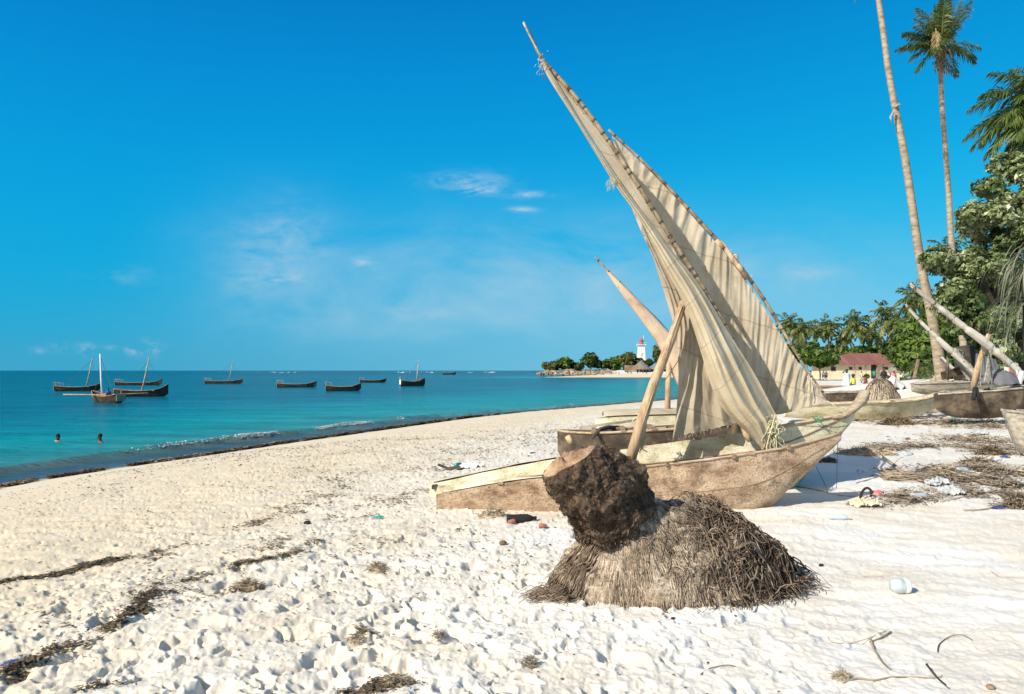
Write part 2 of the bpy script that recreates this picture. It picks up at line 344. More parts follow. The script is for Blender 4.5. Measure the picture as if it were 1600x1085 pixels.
def dimples(x, y, cell, prob, s, depth, asp=1.5):
    gx = x/cell; gy = y/cell; ix = np.floor(gx); iy = np.floor(gy); h = np.zeros_like(x)
    for a in (-1, 0, 1):
        for b in (-1, 0, 1):
            jx = ix+a; jy = iy+b
            on = hsh(jx, jy, s) < prob
            cx = jx+.2+.6*hsh(jx, jy, s+1); cy = jy+.2+.6*hsh(jx, jy, s+2)
            an = hsh(jx, jy, s+3)*np.pi; r = .32+.36*hsh(jx, jy, s+4); dp = depth*(.35+.65*hsh(jx, jy, s+5))
            dx = gx-cx; dy = gy-cy; u = (dx*np.cos(an)+dy*np.sin(an))/(r*asp**.5); v = (-dx*np.sin(an)+dy*np.cos(an))/(r/asp**.5)
            q = np.sqrt(u*u+v*v)
            h += on*dp*(-(1-ss(.50, 1.02, q))*(.75+.25*u)+.13*np.exp(-((q-1.15)/.16)**2))
    return h
def base_z(x, y, d=None):
    x = np.asarray(x, float); y = np.asarray(y, float)
    if d is None: d = shore_d(x, y)
    z = np.where(d > 0, 1.5*np.tanh(d/11.)+.0035*np.maximum(d-22, 0)*(d < 200)+.62*(d >= 200), np.maximum(d*.09, -4))
    z = z+1.15*np.exp(-(((x-19)/7.)**2+((y-31)/6.)**2))*ss(2, 12, d)          # bank under the tall palms
    z = z+.10*np.exp(-(((x-5.5)/2.5)**2+((y-10.5)/2.)**2))
    z = z+3.2*ss(12, 30, d)*np.exp(-(((x-50)/45.)**2+((y-325)/30.)**2))       # headland
    return z
def height(x, y, d=None, fine=True):
    x = np.asarray(x, float); y = np.asarray(y, float)
    if d is None: d = shore_d(x, y)
    z = base_z(x, y, d)
    if not fine: return z
    r = np.hypot(x, y)
    m = ss(2.5, 6, d)*(1-ss(60, 110, r))
    z = z+m*.05*fbm(x*.45, y*.45, 3, 11)+m*.018*fbm(x*1.8, y*1.8, 3, 21)
    k = y < 45
    hh = np.zeros_like(z)
    xs = x[k]; ys = y[k]; ds = d[k]
    wx = xs+.07*vn(xs*5, ys*5, 31)+.03*vn(xs*14, ys*14, 32); wy = ys+.07*vn(xs*5+9, ys*5, 33)+.03*vn(xs*14, ys*14+5, 34)
    lump = ss(5, 12.5, ds)*(1-ss(.2, 2.6, xs-.25*(ys-4)))          # trampled foreground on the left
    lump = lump*(1-.72*ss(5.2, 9.5, np.hypot(xs, ys)))
    lump = np.maximum(lump, .16*ss(5, 9, ds)*(1-ss(10, 30, ys)))
    q = dimples(wx, wy, .25, .36, 41, .068)*lump*(1-.6*ss(6, 10, ys))
    q += dimples(wx, wy, .15, .36, 51, .050)*lump
    q += dimples(wx, wy, .095, .30, 61, .034, 1.9)*np.maximum(lump, .62*ss(4, 7, ds)*(1-.6*ss(0, 4, xs)))
    q += dimples(wx+3, wy, .9, .30, 71, .022)*ss(5, 9, ds)*(.25+.6*lump)
    q += .013*lump*fbm(xs*3.4, ys*3.4, 4, 81)+.010*lump*fbm(xs*13, ys*13, 3, 82)
    flat = ss(5, 9, ds)*(1-lump)
    a = xs*.45+ys*1.0                                             # wind ripples on the right
    q += flat*.010*np.sin(a*19+3.2*fbm(xs*1.3, ys*1.3, 3, 91))*(.4+fbm(xs*.9, ys*.9, 2, 92))
    q += flat*.018*fbm(xs*2.2+ys*.8, ys*5.5, 4, 93)
    q += ss(4, 7, ds)*.006*fbm(xs*22, ys*22, 3, 95)
    q *= 1-ss(25, 45, ys)
    hh[k] = q
    return z+hh
def lut(x0, x1, y0, y1, n=90):
    xs = np.linspace(x0, x1, n); ys = np.linspace(y0, y1, n); T = base_z(*np.meshgrid(xs, ys))
    def f(x, y):
        a = min(max((x-x0)/(x1-x0)*(n-1), 0), n-1.001); b = min(max((y-y0)/(y1-y0)*(n-1), 0), n-1.001); i = int(a); j = int(b); u = a-i; v = b-j
        return float((T[j, i]*(1-u)+T[j, i+1]*u)*(1-v)+(T[j+1, i]*(1-u)+T[j+1, i+1]*u)*v)
    return f
def zg(x, y): return float(height(np.array([x]), np.array([y]))[0])
def zb(x, y): return float(base_z(np.array([x]), np.array([y]))[0])
def G(px, py):
    lo, hi = 2., 400.
    Y = 5.
    for _ in range(60):
        Y = .5*(lo+hi); p = P(px, py, Y)
        if p.z > zb(p.x, p.y): lo = Y
        else: hi = Y
    p = P(px, py, Y); p.z = zg(p.x, p.y); return p
def addattr(o, name, arr):
    a = o.data.attributes.new(name, 'FLOAT', 'POINT'); a.data.foreach_set('value', arr.astype(np.float32).ravel())
def polar(rs, angs):
    A, Rr = np.meshgrid(angs, rs); X = Rr*np.sin(A); Y = Rr*np.cos(A)
    m, n = A.shape; i, k = np.meshgrid(np.arange(m-1), np.arange(n-1), indexing='ij')
    b = i*n+k; return X.ravel(), Y.ravel(), np.stack([b, b+1, b+n+1, b+n], -1).reshape(-1, 4)
def rings(r0, fac, r1):
    r = [r0]
    while r[-1] < r1: r.append(r[-1]+max(.012, min(r[-1]**2*fac, r[-1]*.06)))
    return np.array(r)
def sand_material():
    m = bpy.data.materials.new('sand'); m.use_nodes = True; nt = m.node_tree; N = nt.nodes; L = nt.links; b = N['Principled BSDF']
    tc = N.new('ShaderNodeTexCoord'); at = N.new('ShaderNodeAttribute'); at.attribute_name = 'shore'
    def nz(sc, det=6, ro=.6, st=None):
        n = N.new('ShaderNodeTexNoise')
        if st: mp = N.new('ShaderNodeMapping'); L.new(tc.outputs['Object'], mp.inputs[0]); mp.inputs['Scale'].default_value = st; L.new(mp.outputs[0], n.inputs[0])
        else: L.new(tc.outputs['Object'], n.inputs[0])
        n.inputs['Scale'].default_value = sc; n.inputs['Detail'].default_value = det; n.inputs['Roughness'].default_value = ro; return n.outputs[0]
    def mr(v, a, b_, c=0., d=1.):
        n = N.new('ShaderNodeMapRange'); L.new(v, n.inputs[0]); n.inputs[1].default_value = a; n.inputs[2].default_value = b_; n.inputs[3].default_value = c; n.inputs[4].default_value = d; return n.outputs[0]
    def mix(f, a, c):
        x = N.new('ShaderNodeMix'); x.data_type = 'RGBA'; L.new(f, x.inputs[0])
        for i, q in ((6, a), (7, c)):
            if isinstance(q, tuple): x.inputs[i].default_value = (*q, 1)
            else: L.new(q, x.inputs[i])
        return x.outputs[2]
    def mul(a, c):
        x = N.new('ShaderNodeMath'); x.operation = 'MULTIPLY'; L.new(a, x.inputs[0])
        if isinstance(c, float): x.inputs[1].default_value = c
        else: L.new(c, x.inputs[1])
        return x.outputs[0]
    cream = (.63, .545, .405); white = (.70, .68, .635)
    col = mix(mr(at.outputs['Fac'], 10, 15.5), cream, white)
    col = mix(mr(nz(1.1), .35, .7, 0., .6), col, (.56, .455, .30))
    col = mix(mr(nz(60, 3), .60, .72, 0., .35), col, (.34, .27, .18))
    # scattered dark weed dust in the middle of the beach
    mid = mul(mr(at.outputs['Fac'], 3.5, 6), mr(at.outputs['Fac'], 19, 12))
    col = mix(mul(mul(mr(nz(9, 8, .7, (1.6, .8, 1)), .56, .66), mr(nz(.8), .42, .6)), mul(mid, .55)), col, (.20, .15, .09))
    col = mix(mr(at.outputs['Fac'], 1.4, .1, 0., .9), col, (.30, .245, .17))
    L.new(col, b.inputs['Base Color']); b.inputs['Specular IOR Level'].default_value = .25
    L.new(mr(at.outputs['Fac'], .3, 1.3, .35, .95), b.inputs['Roughness'])
    bp = N.new('ShaderNodeBump'); L.new(nz(45, 9, .75), bp.inputs['Height']); bp.inputs['Strength'].default_value = .55; bp.inputs['Distance'].default_value = .012
    L.new(bp.outputs[0], b.inputs['Normal']); return m
def sea_material():
    m = bpy.data.materials.new('sea_water'); m.use_nodes = True; nt = m.node_tree; N = nt.nodes; L = nt.links; b = N['Principled BSDF']
    at = N.new('ShaderNodeAttribute'); at.attribute_name = 'shore'; tc = N.new('ShaderNodeTexCoord')
    def nz(sc, st, det=6, ro=.6, dist=0.):
        n = N.new('ShaderNodeTexNoise'); mp = N.new('ShaderNodeMapping'); L.new(tc.outputs['Object'], mp.inputs[0]); mp.inputs['Scale'].default_value = st
        L.new(mp.outputs[0], n.inputs[0]); n.inputs['Scale'].default_value = sc; n.inputs['Detail'].default_value = det; n.inputs['Roughness'].default_value = ro; n.inputs['Distortion'].default_value = dist; return n.outputs[0]
    def M(op, a, c, d=None, clamp=False):
        x = N.new('ShaderNodeMath'); x.operation = op; x.use_clamp = clamp
        for i, q in enumerate((a, c, d)):
            if q is None: continue
            if isinstance(q, (int, float)): x.inputs[i].default_value = q
            else: L.new(q, x.inputs[i])
        return x.outputs[0]
    # offshore distance, log scale, wobbled
    off = M('MAXIMUM', M('MULTIPLY', at.outputs['Fac'], -1), .01)
    lg = M('DIVIDE', M('LOGARITHM', M('ADD', off, 1.), 10.), 3.4)
    lg = M('ADD', lg, M('MULTIPLY', M('SUBTRACT', nz(.045, (1., 1.6, 1)), .5), .15))
    r = N.new('ShaderNodeValToRGB'); L.new(lg, r.inputs[0]); el = r.color_ramp.elements
    pts = SEA
    while len(el) < len(pts): el.new(.5)
    for e, (p, c) in zip(el, pts): e.position = p; e.color = (*c, 1)
    patch = N.new('ShaderNodeMapRange'); L.new(nz(.03, (.8, 2.2, 1), 5, .6, .5), patch.inputs[0]); patch.inputs[1].default_value = .50; patch.inputs[2].default_value = .66; patch.inputs[4].default_value = .75
    x = N.new('ShaderNodeMix'); x.data_type = 'RGBA'; L.new(M('MULTIPLY', patch.outputs[0], M('MULTIPLY_ADD', lg, 5., -1.8, True)), x.inputs[0]); L.new(r.outputs[0], x.inputs[6]); x.inputs[7].default_value = (.0, .05, .08, 1)
    va = N.new('ShaderNodeMapRange'); L.new(nz(.22, (.35, 2.0, 1), 9, .74, .3), va.inputs[0]); va.inputs[1].default_value = .3; va.inputs[2].default_value = .7; va.inputs[3].default_value = .5; va.inputs[4].default_value = 1.5
    vs_ = N.new('ShaderNodeVectorMath'); vs_.operation = 'SCALE'; L.new(x.outputs[2], vs_.inputs[0]); L.new(va.outputs[0], vs_.inputs[3])
    L.new(vs_.outputs[0], b.inputs['Base Color']); b.inputs['Roughness'].default_value = .22; b.inputs['Specular IOR Level'].default_value = .15; b.inputs['IOR'].default_value = 1.33
    bp = N.new('ShaderNodeBump'); L.new(nz(1.5, (.6, 2.0, 1), 9, .68), bp.inputs['Height']); bp.inputs['Strength'].default_value = .9; bp.inputs['Distance'].default_value = .35
    bp2 = N.new('ShaderNodeBump'); L.new(nz(.22, (.5, 2.0, 1), 6, .6), bp2.inputs['Height']); bp2.inputs['Strength'].default_value = .7; bp2.inputs['Distance'].default_value = 1.2
    L.new(bp2.outputs[0], bp.inputs['Normal']); L.new(bp.outputs[0], b.inputs['Normal']); return m
SEA = [(0, (.13, .15, .15)), (.06, (.05, .09, .14)), (.11, (.04, .085, .11)), (.15, (.085, .12, .105)), (.185, (.04, .22, .205)), (.32, (.0, .24, .25)), (.41, (.0, .17, .22)), (.47, (.0, .11, .16)), (.60, (.0, .09, .125)), (.74, (.0, .052, .075)), (1, (.0, .028, .042))]
def grounds():
    rs = rings(1.2, 1/1500., 700); rs = np.append(rs, [1000, 2000, 4500])
    angs = np.concatenate([np.linspace(-60, -38, 60)[:-1], np.linspace(-38, 38, 1150), np.linspace(38, 62, 60)[1:]])*math.pi/180
    X, Y, Fq = polar(rs, angs); d = shore_d(X, Y); Z = height(X, Y, d)
    keep = (d[Fq].max(1) > -60)
    o = npmesh('ground', np.stack([X, Y, Z], 1), Fq[keep][:, ::-1], SAND, smooth=True); addattr(o, 'shore', d); tag(o, kind='structure')
    # rest of the beach, behind and beside the camera (coarse), joined as one sheet with its own name
    rs2 = np.concatenate([[.02], np.linspace(.3, 6, 30), np.geomspace(6.5, 300, 50)]); an2 = np.linspace(62, 300, 160)*math.pi/180
    X, Y, Fq = polar(rs2, an2); d = shore_d(X, Y); Z = height(X, Y, d)
    o2 = npmesh('beach_ground', np.stack([X, Y, Z], 1), Fq[:, ::-1], SAND, smooth=True); addattr(o2, 'shore', d); tag(o2, kind='structure')
    X, Y, Fq = polar(np.linspace(.02, 1.2, 12), np.linspace(-60, 62, 60)*math.pi/180); d = shore_d(X, Y); Z = height(X, Y, d)
    o3 = npmesh('beach_ground', np.stack([X, Y, Z], 1), Fq[:, ::-1], SAND, smooth=True); addattr(o3, 'shore', d); tag(o3, kind='structure')
    # sea
    rs = np.concatenate([np.array([2., 6., 9.]), rings(11, 1/1900., 900), [1300, 2500, 6000, 14000]])
    angs = np.concatenate([np.linspace(-80, -38, 60)[:-1], np.linspace(-38, 38, 620), np.linspace(38, 60, 20)[1:]])*math.pi/180
    X, Y, Fq = polar(rs, angs); d = shore_d(X, Y); r = np.hypot(X, Y)
    m = ss(0, 8, -d)*(1-ss(60, 200, r))
    Z = m*(.05*fbm(X*.5, Y*1.1, 4, 7)+.02*fbm(X*2.5, Y*4, 3, 8))
    wob = .5*vn(X*.12, Y*.12, 5)+.15*vn(X*.8, Y*.8, 6)
    w = (-d-3.0-wob)                                      # one small wave arriving
    crest = np.exp(-np.clip(w, 0, None)**2/.55)*(w > 0)+np.exp(-np.clip(-w, 0, None)**2/.035)*(w <= 0)
    fade = ss(8, 14, Y)*(1-ss(45, 70, Y))
    Z += .21*crest*fade*(.75+.5*vn(X*.3, Y*.3, 9)); w2 = -d-9-2*wob; Z += .05*np.exp(-w2**2/1.5)*fade
    keep = (d[Fq].min(1) < 2.5)
    o = npmesh('sea_water', np.stack([X, Y, Z], 1), Fq[keep][:, ::-1], sea_material(), smooth=True); addattr(o, 'shore', d); tag(o, kind='structure')
    # foam on the breaking crest and along the edge: lots of small flecks lying on the water
    V = []; n = 0
    pts = []
    ts = rng.uniform(0, 1, 60000); ys = 19+ts*42
    def shx(y): return np.interp(y, SHORE[:, 1][:13], SHORE[:, 0][:13])
    off = 2.75+rng.normal(0, .16, ts.size); x0 = shx(ys)-off*1.06
    dens = np.clip(vn(x0*.5, ys*.28, 77)*1.6+.45, 0, 1)*ss(24, 29, ys)*(1-ss(38, 60, ys)*.6)
    k = rng.uniform(0, 1, ts.size) < dens; xs = x0[k]; ys_ = ys[k]
    dd = shore_d(xs, ys_); wb = .5*vn(xs*.12, ys_*.12, 5)+.15*vn(xs*.8, ys_*.8, 6); w = -dd-3.0-wb
    kk = (w > -.22) & (w < .10) & (rng.uniform(0, 1, w.size) < .85); xs = xs[kk]; ys_ = ys_[kk]; w = w[kk]
    cr = np.where(w > 0, np.exp(-w**2/.55), np.exp(-w**2/.035)); z = .21*cr*(.75+.5*vn(xs*.3, ys_*.3, 9))+.025+rng.uniform(0, .03, xs.size)
    s = rng.uniform(.006, .022, xs.size)
    n = xs.size; an = rng.uniform(0, 6.28, n)
    V = np.zeros((n, 4, 3))
    for i in range(4):
        V[:, i, 0] = xs+s*1.6*np.cos(an+i*1.57); V[:, i, 1] = ys_+s*1.6*np.sin(an+i*1.57); V[:, i, 2] = z+rng.uniform(-.02, .02, n)
    tag(npmesh('sea_foam', V.reshape(-1, 3), np.arange(4*n).reshape(-1, 4), MT['white']), 'thin white foam on the small wave breaking near the shore', 'foam', kind='stuff')
    # surf on the far reef line at the horizon
    n = 40; Yr = rng.uniform(900, 1300, n); cen = rng.choice([-365, -350, -330, -170, -155, -130, -60, -35], n); Xr = (cen*.92+rng.normal(0, 5, n))*Yr/F*1.1
    L_ = rng.uniform(.6, 2.6, n); hgt = rng.uniform(.1, .4, n); V = np.zeros((n, 4, 3))
    V[:, 0] = np.stack([Xr-L_, Yr, 0*Yr], 1); V[:, 1] = np.stack([Xr+L_, Yr, 0*Yr], 1); V[:, 2] = np.stack([Xr+L_*.6, Yr+.5, hgt], 1); V[:, 3] = np.stack([Xr-L_*.6, Yr+.5, hgt], 1)
    tag(npmesh('reef_surf', V.reshape(-1, 3), np.arange(4*n).reshape(-1, 4), MT['white']), 'white surf breaking along the reef at the horizon', 'surf', kind='stuff')
SAND = sand_material()
grounds()
# =====================================================================  boats
def lerp_poly(pl, n, uniform=False):
    a = np.array([tuple(p) for p in pl], float); s = np.r_[0, np.cumsum(np.linalg.norm(np.diff(a[:, :2], axis=0), axis=1))]; 
    if uniform: s = np.arange(len(a), dtype=float)
    t = np.linspace(0, s[-1], n)
    # smooth (Catmull-Rom like) by sampling a cubic through the points
    k = np.clip(np.searchsorted(s, t, side='right')-1, 0, len(a)-2); u = ((t-s[k])/(s[k+1]-s[k]))[:, None]
    p0 = a[np.maximum(k-1, 0)]; p1 = a[k]; p2 = a[k+1]; p3 = a[np.minimum(k+2, len(a)-1)]
    return .5*((2*p1)+(-p0+p2)*u+(2*p0-5*p1+4*p2-p3)*u*u+(-p0+3*p1-3*p2+p3)*u**3)
HROWS = []
def hull(st, name='hull', m=None, parent=None, th=.03, n=46, rag=.004, pw=.5, roll=0., lean=0.):
    """st: (x, y, z keel, z gunwale, half beam); returns (object, near rail points, far rail points)"""
    S = lerp_poly(st, n); rows = []; near = []; far = []
    T = np.linspace(0, 1, 9)
    for i in range(n):
        x, y, zk, zg_, b = S[i]; b = max(b, .012)
        j0, j1 = max(i-1, 0), min(i+1, n-1); t = Vector((S[j1][0]-S[j0][0], S[j1][1]-S[j0][1], 0)).normalized(); nr = Vector((t.y, -t.x, 0))   # nr: towards the viewer when the hull runs along +x
        row = []
        def off(q): return b*(q**pw)
        for q in T[::-1]: row.append(Vector((x, y, zk+(zg_-zk)*q))+nr*off(q))
        for q in T[1:]: row.append(Vector((x, y, zk+(zg_-zk)*q))-nr*off(q))
        bi = max(b-th, .004); zi = zk+min(th*1.5, (zg_-zk)*.4)
        for q in T[::-1]: row.append(Vector((x, y, zi+(zg_-zi)*q))-nr*bi*(q**pw))
        for q in T[1:]: row.append(Vector((x, y, zi+(zg_-zi)*q))+nr*bi*(q**pw))
        for v in row:
            v += nr*lean*b*2*min(1, max(0, (zg_-v.z)/(zg_-zk)))
            v.z += roll*((v.x-x)*nr.x+(v.y-y)*nr.y-b)
            v += Vector((mnoise.noise(v*3), mnoise.noise(v*3+Vector((9, 0, 0))), mnoise.noise(v*4+Vector((0, 9, 0)))))*rag*2
        rows.append(row); near.append(Vector((x, y, zg_))+nr*b); far.append(Vector((x, y, zg_-2*roll*b))-nr*b)
    mb = MB(); mb.grid(rows, True)
    for r in (0, n-1):                                            # transom boards
        q = rows[r]; k = 9; vs = [q[i] for i in range(17)]
        mb.add(vs, [tuple(range(17)) if r else tuple(range(17))[::-1]])
    o = mb.build(name, m, parent, smooth=True)
    HROWS.append(rows)
    md = o.modifiers.new('e', 'EDGE_SPLIT'); md.split_angle = R(50)
    return o, near, far
def pst(px, Yc, pg, pk, b):
    Yn = Yc-b; return ((px-800)*Yc/F, Yc, H-(pk-579)*Yc/F, H-(pg-579)*Yn/F, b)
def rail(pts, r, name, m, parent, dz=.0, wob=.12, n=6, flat=1.): 
    return MB().tube([p+Vector((0, 0, dz)) for p in pts], r, n, flat=flat, wob=wob).build(name, m, parent)
def sheet(Lp, Rp, name, m, parent, nu=70, nv=170, fold=.05, fa=12, fl=2., seed=1, bulge=0., jag=0., drift=1.2, uniform=False, jend=True, fine=.3):
    A = lerp_poly(Lp, nv, uniform); B = lerp_poly(Rp, nv, uniform); u = np.linspace(0, 1, nu)[None, :, None]; v = np.linspace(0, 1, nv)[:, None]
    Q = A[:, None, :]*(1-u)+B[:, None, :]*u; uu = u[..., 0]+np.zeros_like(v); vv = v+np.zeros_like(uu)
    wd = np.linalg.norm((A-B)[:, :2], axis=1)[:, None]; wd = np.clip(wd/60, .12, 1.)
    d = 1-2*np.abs(vn(uu*fa+drift*np.sin(vv*5+seed), vv*fl+seed, seed))*1.5
    d = d*.55+.6*vn(uu*fa*.45+vv*1.5, vv*fl*.8, seed+5)+fine*vn(uu*fa*2.3+vv*3, vv*fl*2.2, seed+9)+.16*vn(uu*fa*4, vv*fl*7, seed+12)
    Y = Q[..., 2]-fold*wd*d-bulge*np.sin(np.pi*uu)*wd
    e = 4*vn(vv*23, uu*3+seed, seed+3)*jag
    px = Q[..., 0]; py = Q[..., 1]+(e if jend else 0)*((vv > .97) | (uu > 2))
    if jag: py = py+jag*3*vn(uu*16, vv*0+seed, seed+21)*ss(.93, 1, vv)
    V = np.stack([(px-800)*Y/F, Y, H-(py-579)*Y/F], -1).reshape(-1, 3)
    i, k = np.meshgrid(np.arange(nv-1), np.arange(nu-1), indexing='ij'); b = i*nu+k
    Fq = np.stack([b, b+1, b+nu+1, b+nu], -1).reshape(-1, 4)
    off = root_off(parent) if parent is not None else Vector((0, 0, 0))
    o = npmesh(name, V, Fq, m, parent, smooth=True, origin=tuple(off)) if parent is not None else npmesh(name, V, Fq, m, smooth=True)
    return o
def pp(lst, Y0=None, Y1=None):
    a = lerp_poly([(x, y, 0) for x, y in lst], 60)
    return [P(a[i][0], a[i][1], Y0+(Y1-Y0)*i/59) for i in range(60)]
def rope(mb, pts, r=.006, sag=.0, n=5, k=14):
    P0 = [Vector(p) for p in pts]; out = []
    if len(P0) == 2:
        for i in range(k): t = i/(k-1); out.append(P0[0].lerp(P0[1], t)-Vector((0, 0, sag*4*t*(1-t))))
    else:
        a = lerp_poly([tuple(p)for p in P0], k*2) if False else None
        arr = np.array([tuple(p) for p in P0]); s = np.linspace(0, len(P0)-1, k*2); kk = np.clip(s.astype(int), 0, len(P0)-2); u = (s-kk)[:, None]
        p0 = arr[np.maximum(kk-1, 0)]; p1 = arr[kk]; p2 = arr[kk+1]; p3 = arr[np.minimum(kk+2, len(arr)-1)]
        out = [Vector(q) for q in .5*((2*p1)+(-p0+p2)*u+(2*p0-5*p1+4*p2-p3)*u*u+(-p0+3*p1-3*p2+p3)*u**3)]
    mb.tube(out, r, n); return mb
def lashings(pts, r, k, name, parent, m=None, step=None):
    n = len(pts)
    for q in np.linspace(2, n-3, k):
        mb = MB(); i = int(q); t = (pts[i+1]-pts[i-1]).normalized(); c = pts[i]; rr = r[i] if hasattr(r, '__len__') else r
        for s in range(random.choice((1, 2, 3))):
            mb.tube([c+t*(s*.013-.012), c+t*(s*.013+.003)], rr+.004+random.random()*.003, 8)
        if random.random() < .4:
            a = c+Vector((0, -rr, 0)); mb.tube([a, a+Vector((random.uniform(-.04, .02), -.01, -.05)), a+Vector((random.uniform(-.05, .03), -.02, -random.uniform(.07, .14)))], .003, 4)
        mb.build(name, m or MT['cord'], parent)
# ---- boat 1: brown canoe in front, sail loosely furled on its yard
ST1 = [pst(686, 8.95, 773, 801, .22), pst(760, 8.9, 760, 806, .29), pst(850, 8.8, 747, 808, .33), pst(1000, 8.65, 731, 810, .35), pst(1100, 8.5, 719, 807, .33), pst(1180, 8.4, 707, 795, .26), pst(1232, 8.35, 698, 757, .18), pst(1280, 8.3, 686, 716, .09), pst(1313, 8.28, 677, 687, .02)]
b1 = empty('outrigger_canoe', (P(1000, 800, 8.65).x, 8.65, 1.35), 'weathered brown canoe with a tall draped sail, right behind the tree stump', 'canoe', 'beached canoes')
h1, near1, far1 = hull(ST1, m=MT['brown_hull'], parent=b1, roll=.34, pw=.42, lean=.22)
HR1 = HROWS[-1]; rail([HR1[i][4]+Vector((0, -.001, 0)) for i in range(20, 44)], .005, 'seam', MT['plank'], b1, wob=.3)
rail([near1[i] for i in range(14, 46)], .020, 'gunwale', MT['rail'], b1, dz=.004, wob=.2, flat=.8); rail(far1[21:], .02, 'gunwale', MT['rail'], b1, wob=.2)
for i in (8, 16, 27, 35): MB().beam(near1[i]-Vector((0, .02, -.005)), far1[i]+Vector((0, .02, .005)), .07, .03).build('thwart', MT['plank'], b1, smooth=False)
for i in (26, 33, 39): MB().box(near1[i]+Vector((0, -.012, .006)), (.035, .05, .05), jit=.004).build('cleat', MT['plank'], b1, smooth=False)
rows = []
for i in range(0, 22):
    a, c = near1[i], far1[i]; rows.append([a.lerp(c, t)+Vector((0, .012, .012+(.13-.0055*i)*math.sin(math.pi*t)**.7+.01*mnoise.noise(a*5+Vector((t*5, 0, 0))))) for t in np.linspace(0, 1, 9)])
MB().grid(rows).build('stern_deck', MT['cream_hull'], b1)
yl1 = [(818, 35), (832, 62), (848, 93), (900, 152), (950, 219), (1000, 295), (1050, 375), (1100, 452), (1160, 562), (1210, 668)]
yp = pp(yl1, 9.0, 8.72); ry = [.013+.014*min(1, i/10)*(1-.25*abs(i/59-.5)) for i in range(60)]
yard1 = MB().tube(yp, ry, 8, wob=.10).build('yard', MT['bamboo'], b1); lashings(yp, ry, 34, 'lashing', yard1)
MB().tube(pp([(818, 36), (834, 68), (850, 98)], 8.97, 8.96)[::12], .014, 6, wob=.2).build('yard_tip', MT['rail'], yard1)
m1 = [P(985, 719, 8.62), P(1003, 655, 8.63), P(1022, 598, 8.66), P(1048, 532, 8.70), P(1068, 472, 8.76)]
MB().tube(m1, [.068, .066, .06, .055, .046], 10, wob=.05).build('mast', MT['pole'], b1)
sheet([(998, 336, 8.95), (1018, 395, 8.95), (1040, 465, 8.95), (1055, 520, 8.93), (1060, 580, 8.9), (1057, 640, 8.88), (1051, 685, 8.86)],
      [(1004, 338, 8.95), (1050, 400, 8.95), (1095, 470, 9.0), (1130, 560, 9.0), (1155, 620, 8.98), (1172, 656, 8.96)], 'sail_luff', MT['sail'], b1, fold=.06, fa=4.2, fl=1.6, seed=3, jag=.6, fine=.2)
sheet([(843, 92, 8.93), (858, 124, 8.9), (900, 190, 8.86), (958, 284, 8.8), (1000, 345, 8.72), (1045, 430, 8.62), (1075, 490, 8.55), (1098, 560, 8.5), (1112, 605, 8.5), (1130, 640, 8.48), (1162, 672, 8.45), (1196, 702, 8.42)],
      [(848, 92, 8.93), (876, 138, 8.93), (925, 218, 8.90), (984, 304, 8.86), (1046, 386, 8.80), (1093, 446, 8.74), (1140, 522, 8.68), (1180, 586, 8.64), (1207, 638, 8.6), (1215, 656, 8.56), (1211, 682, 8.5), (1206, 704, 8.46)],
      'sail', MT['sail_warm'], b1, nu=110, nv=240, fold=.085, fa=2.6, fl=1.7, seed=14, bulge=.14, jag=1., drift=.35, fine=.13)
# the dark underside strip between yard and cloth high up
sheet([(856, 110, 8.97), (900, 178, 8.96), (950, 255, 8.94), (1000, 330, 8.92), (1040, 385, 8.9)], [(862, 108, 9.), (905, 160, 8.98), (955, 230, 8.96), (1003, 302, 8.93), (1048, 376, 8.9)], 'sail_edge', MT['sail'], b1, nu=14, nv=120, fold=.03, fa=3, seed=8)
mb = MB()
for k in range(46):                                              # rope tangle at the lower end of the yard
    c = P(1208+random.gauss(0, 5), 655+random.uniform(-8, 34), 8.42+random.uniform(-.06, .05)); pts = [c]
    for j in range(5): pts.append(pts[-1]+Vector((random.gauss(0, .03), random.gauss(0, .012), -random.uniform(.0, .06))))
    rope(mb, pts, .0045, k=6)
rope(mb, [P(1208, 660, 8.4), P(1200, 690, 8.38), P(1198, 702, 8.37), P(1206, 708, 8.36), P(1213, 700, 8.37), P(1212, 680, 8.38)], .008)
rope(mb, [P(1214, 690, 8.4), P(1230, 703, 8.35), P(1246, 708, 8.25), P(1260, 700, 8.2)], .005)
mb.build('rope', MT['rope'], b1)
mb = MB()                                                        # frayed threads along the hem and luff
for k in range(20):
    t = random.random(); x = 1053+t*115; y = 685-t*27+random.uniform(-1, 1); a = P(x, y, 8.86)
    mb.tube([a, a+Vector((random.gauss(0, .015), -.01, -random.uniform(.015, .05)))], .002, 3)
for k in range(50):
    a = P(956+random.gauss(0, 4), 284+random.gauss(0, 5), 8.78); mb.tube([a, a+Vector((-random.uniform(0, .04), 0, -random.uniform(.02, .08)))], .002, 3)
for k in range(30):
    a = P(846+random.gauss(0, 3), 96+random.gauss(0, 8), 8.9); mb.tube([a, a+Vector((-random.uniform(0, .05), 0, -random.uniform(.0, .05)))], .0025, 3)
tag(mb.build('frayed_thread', MT['rope'], b1), kind='stuff')
for a, b_ in (((848, 100), (850, 124)), ((856, 104), (849, 126)), ((870, 130), (866, 140))):
    A = P(*a, 8.9); B = P(*b_, 8.9); rope(MB(), [A, (A+B)/2+Vector((-.02, 0, 0)), B], .003, k=5).build('loose_cord', MT['cord'], b1)
for a, b_, r_ in ((P(1066, 478, 8.7), P(1010, 620, 8.5), .004), (P(1058, 500, 8.7), P(1002, 668, 8.55), .004), (P(1062, 560, 8.9), P(1028, 610, 8.66), .006)): rope(MB(), [a, b_], r_, .01).build('stay', MT['rope'], b1)
mb = MB()
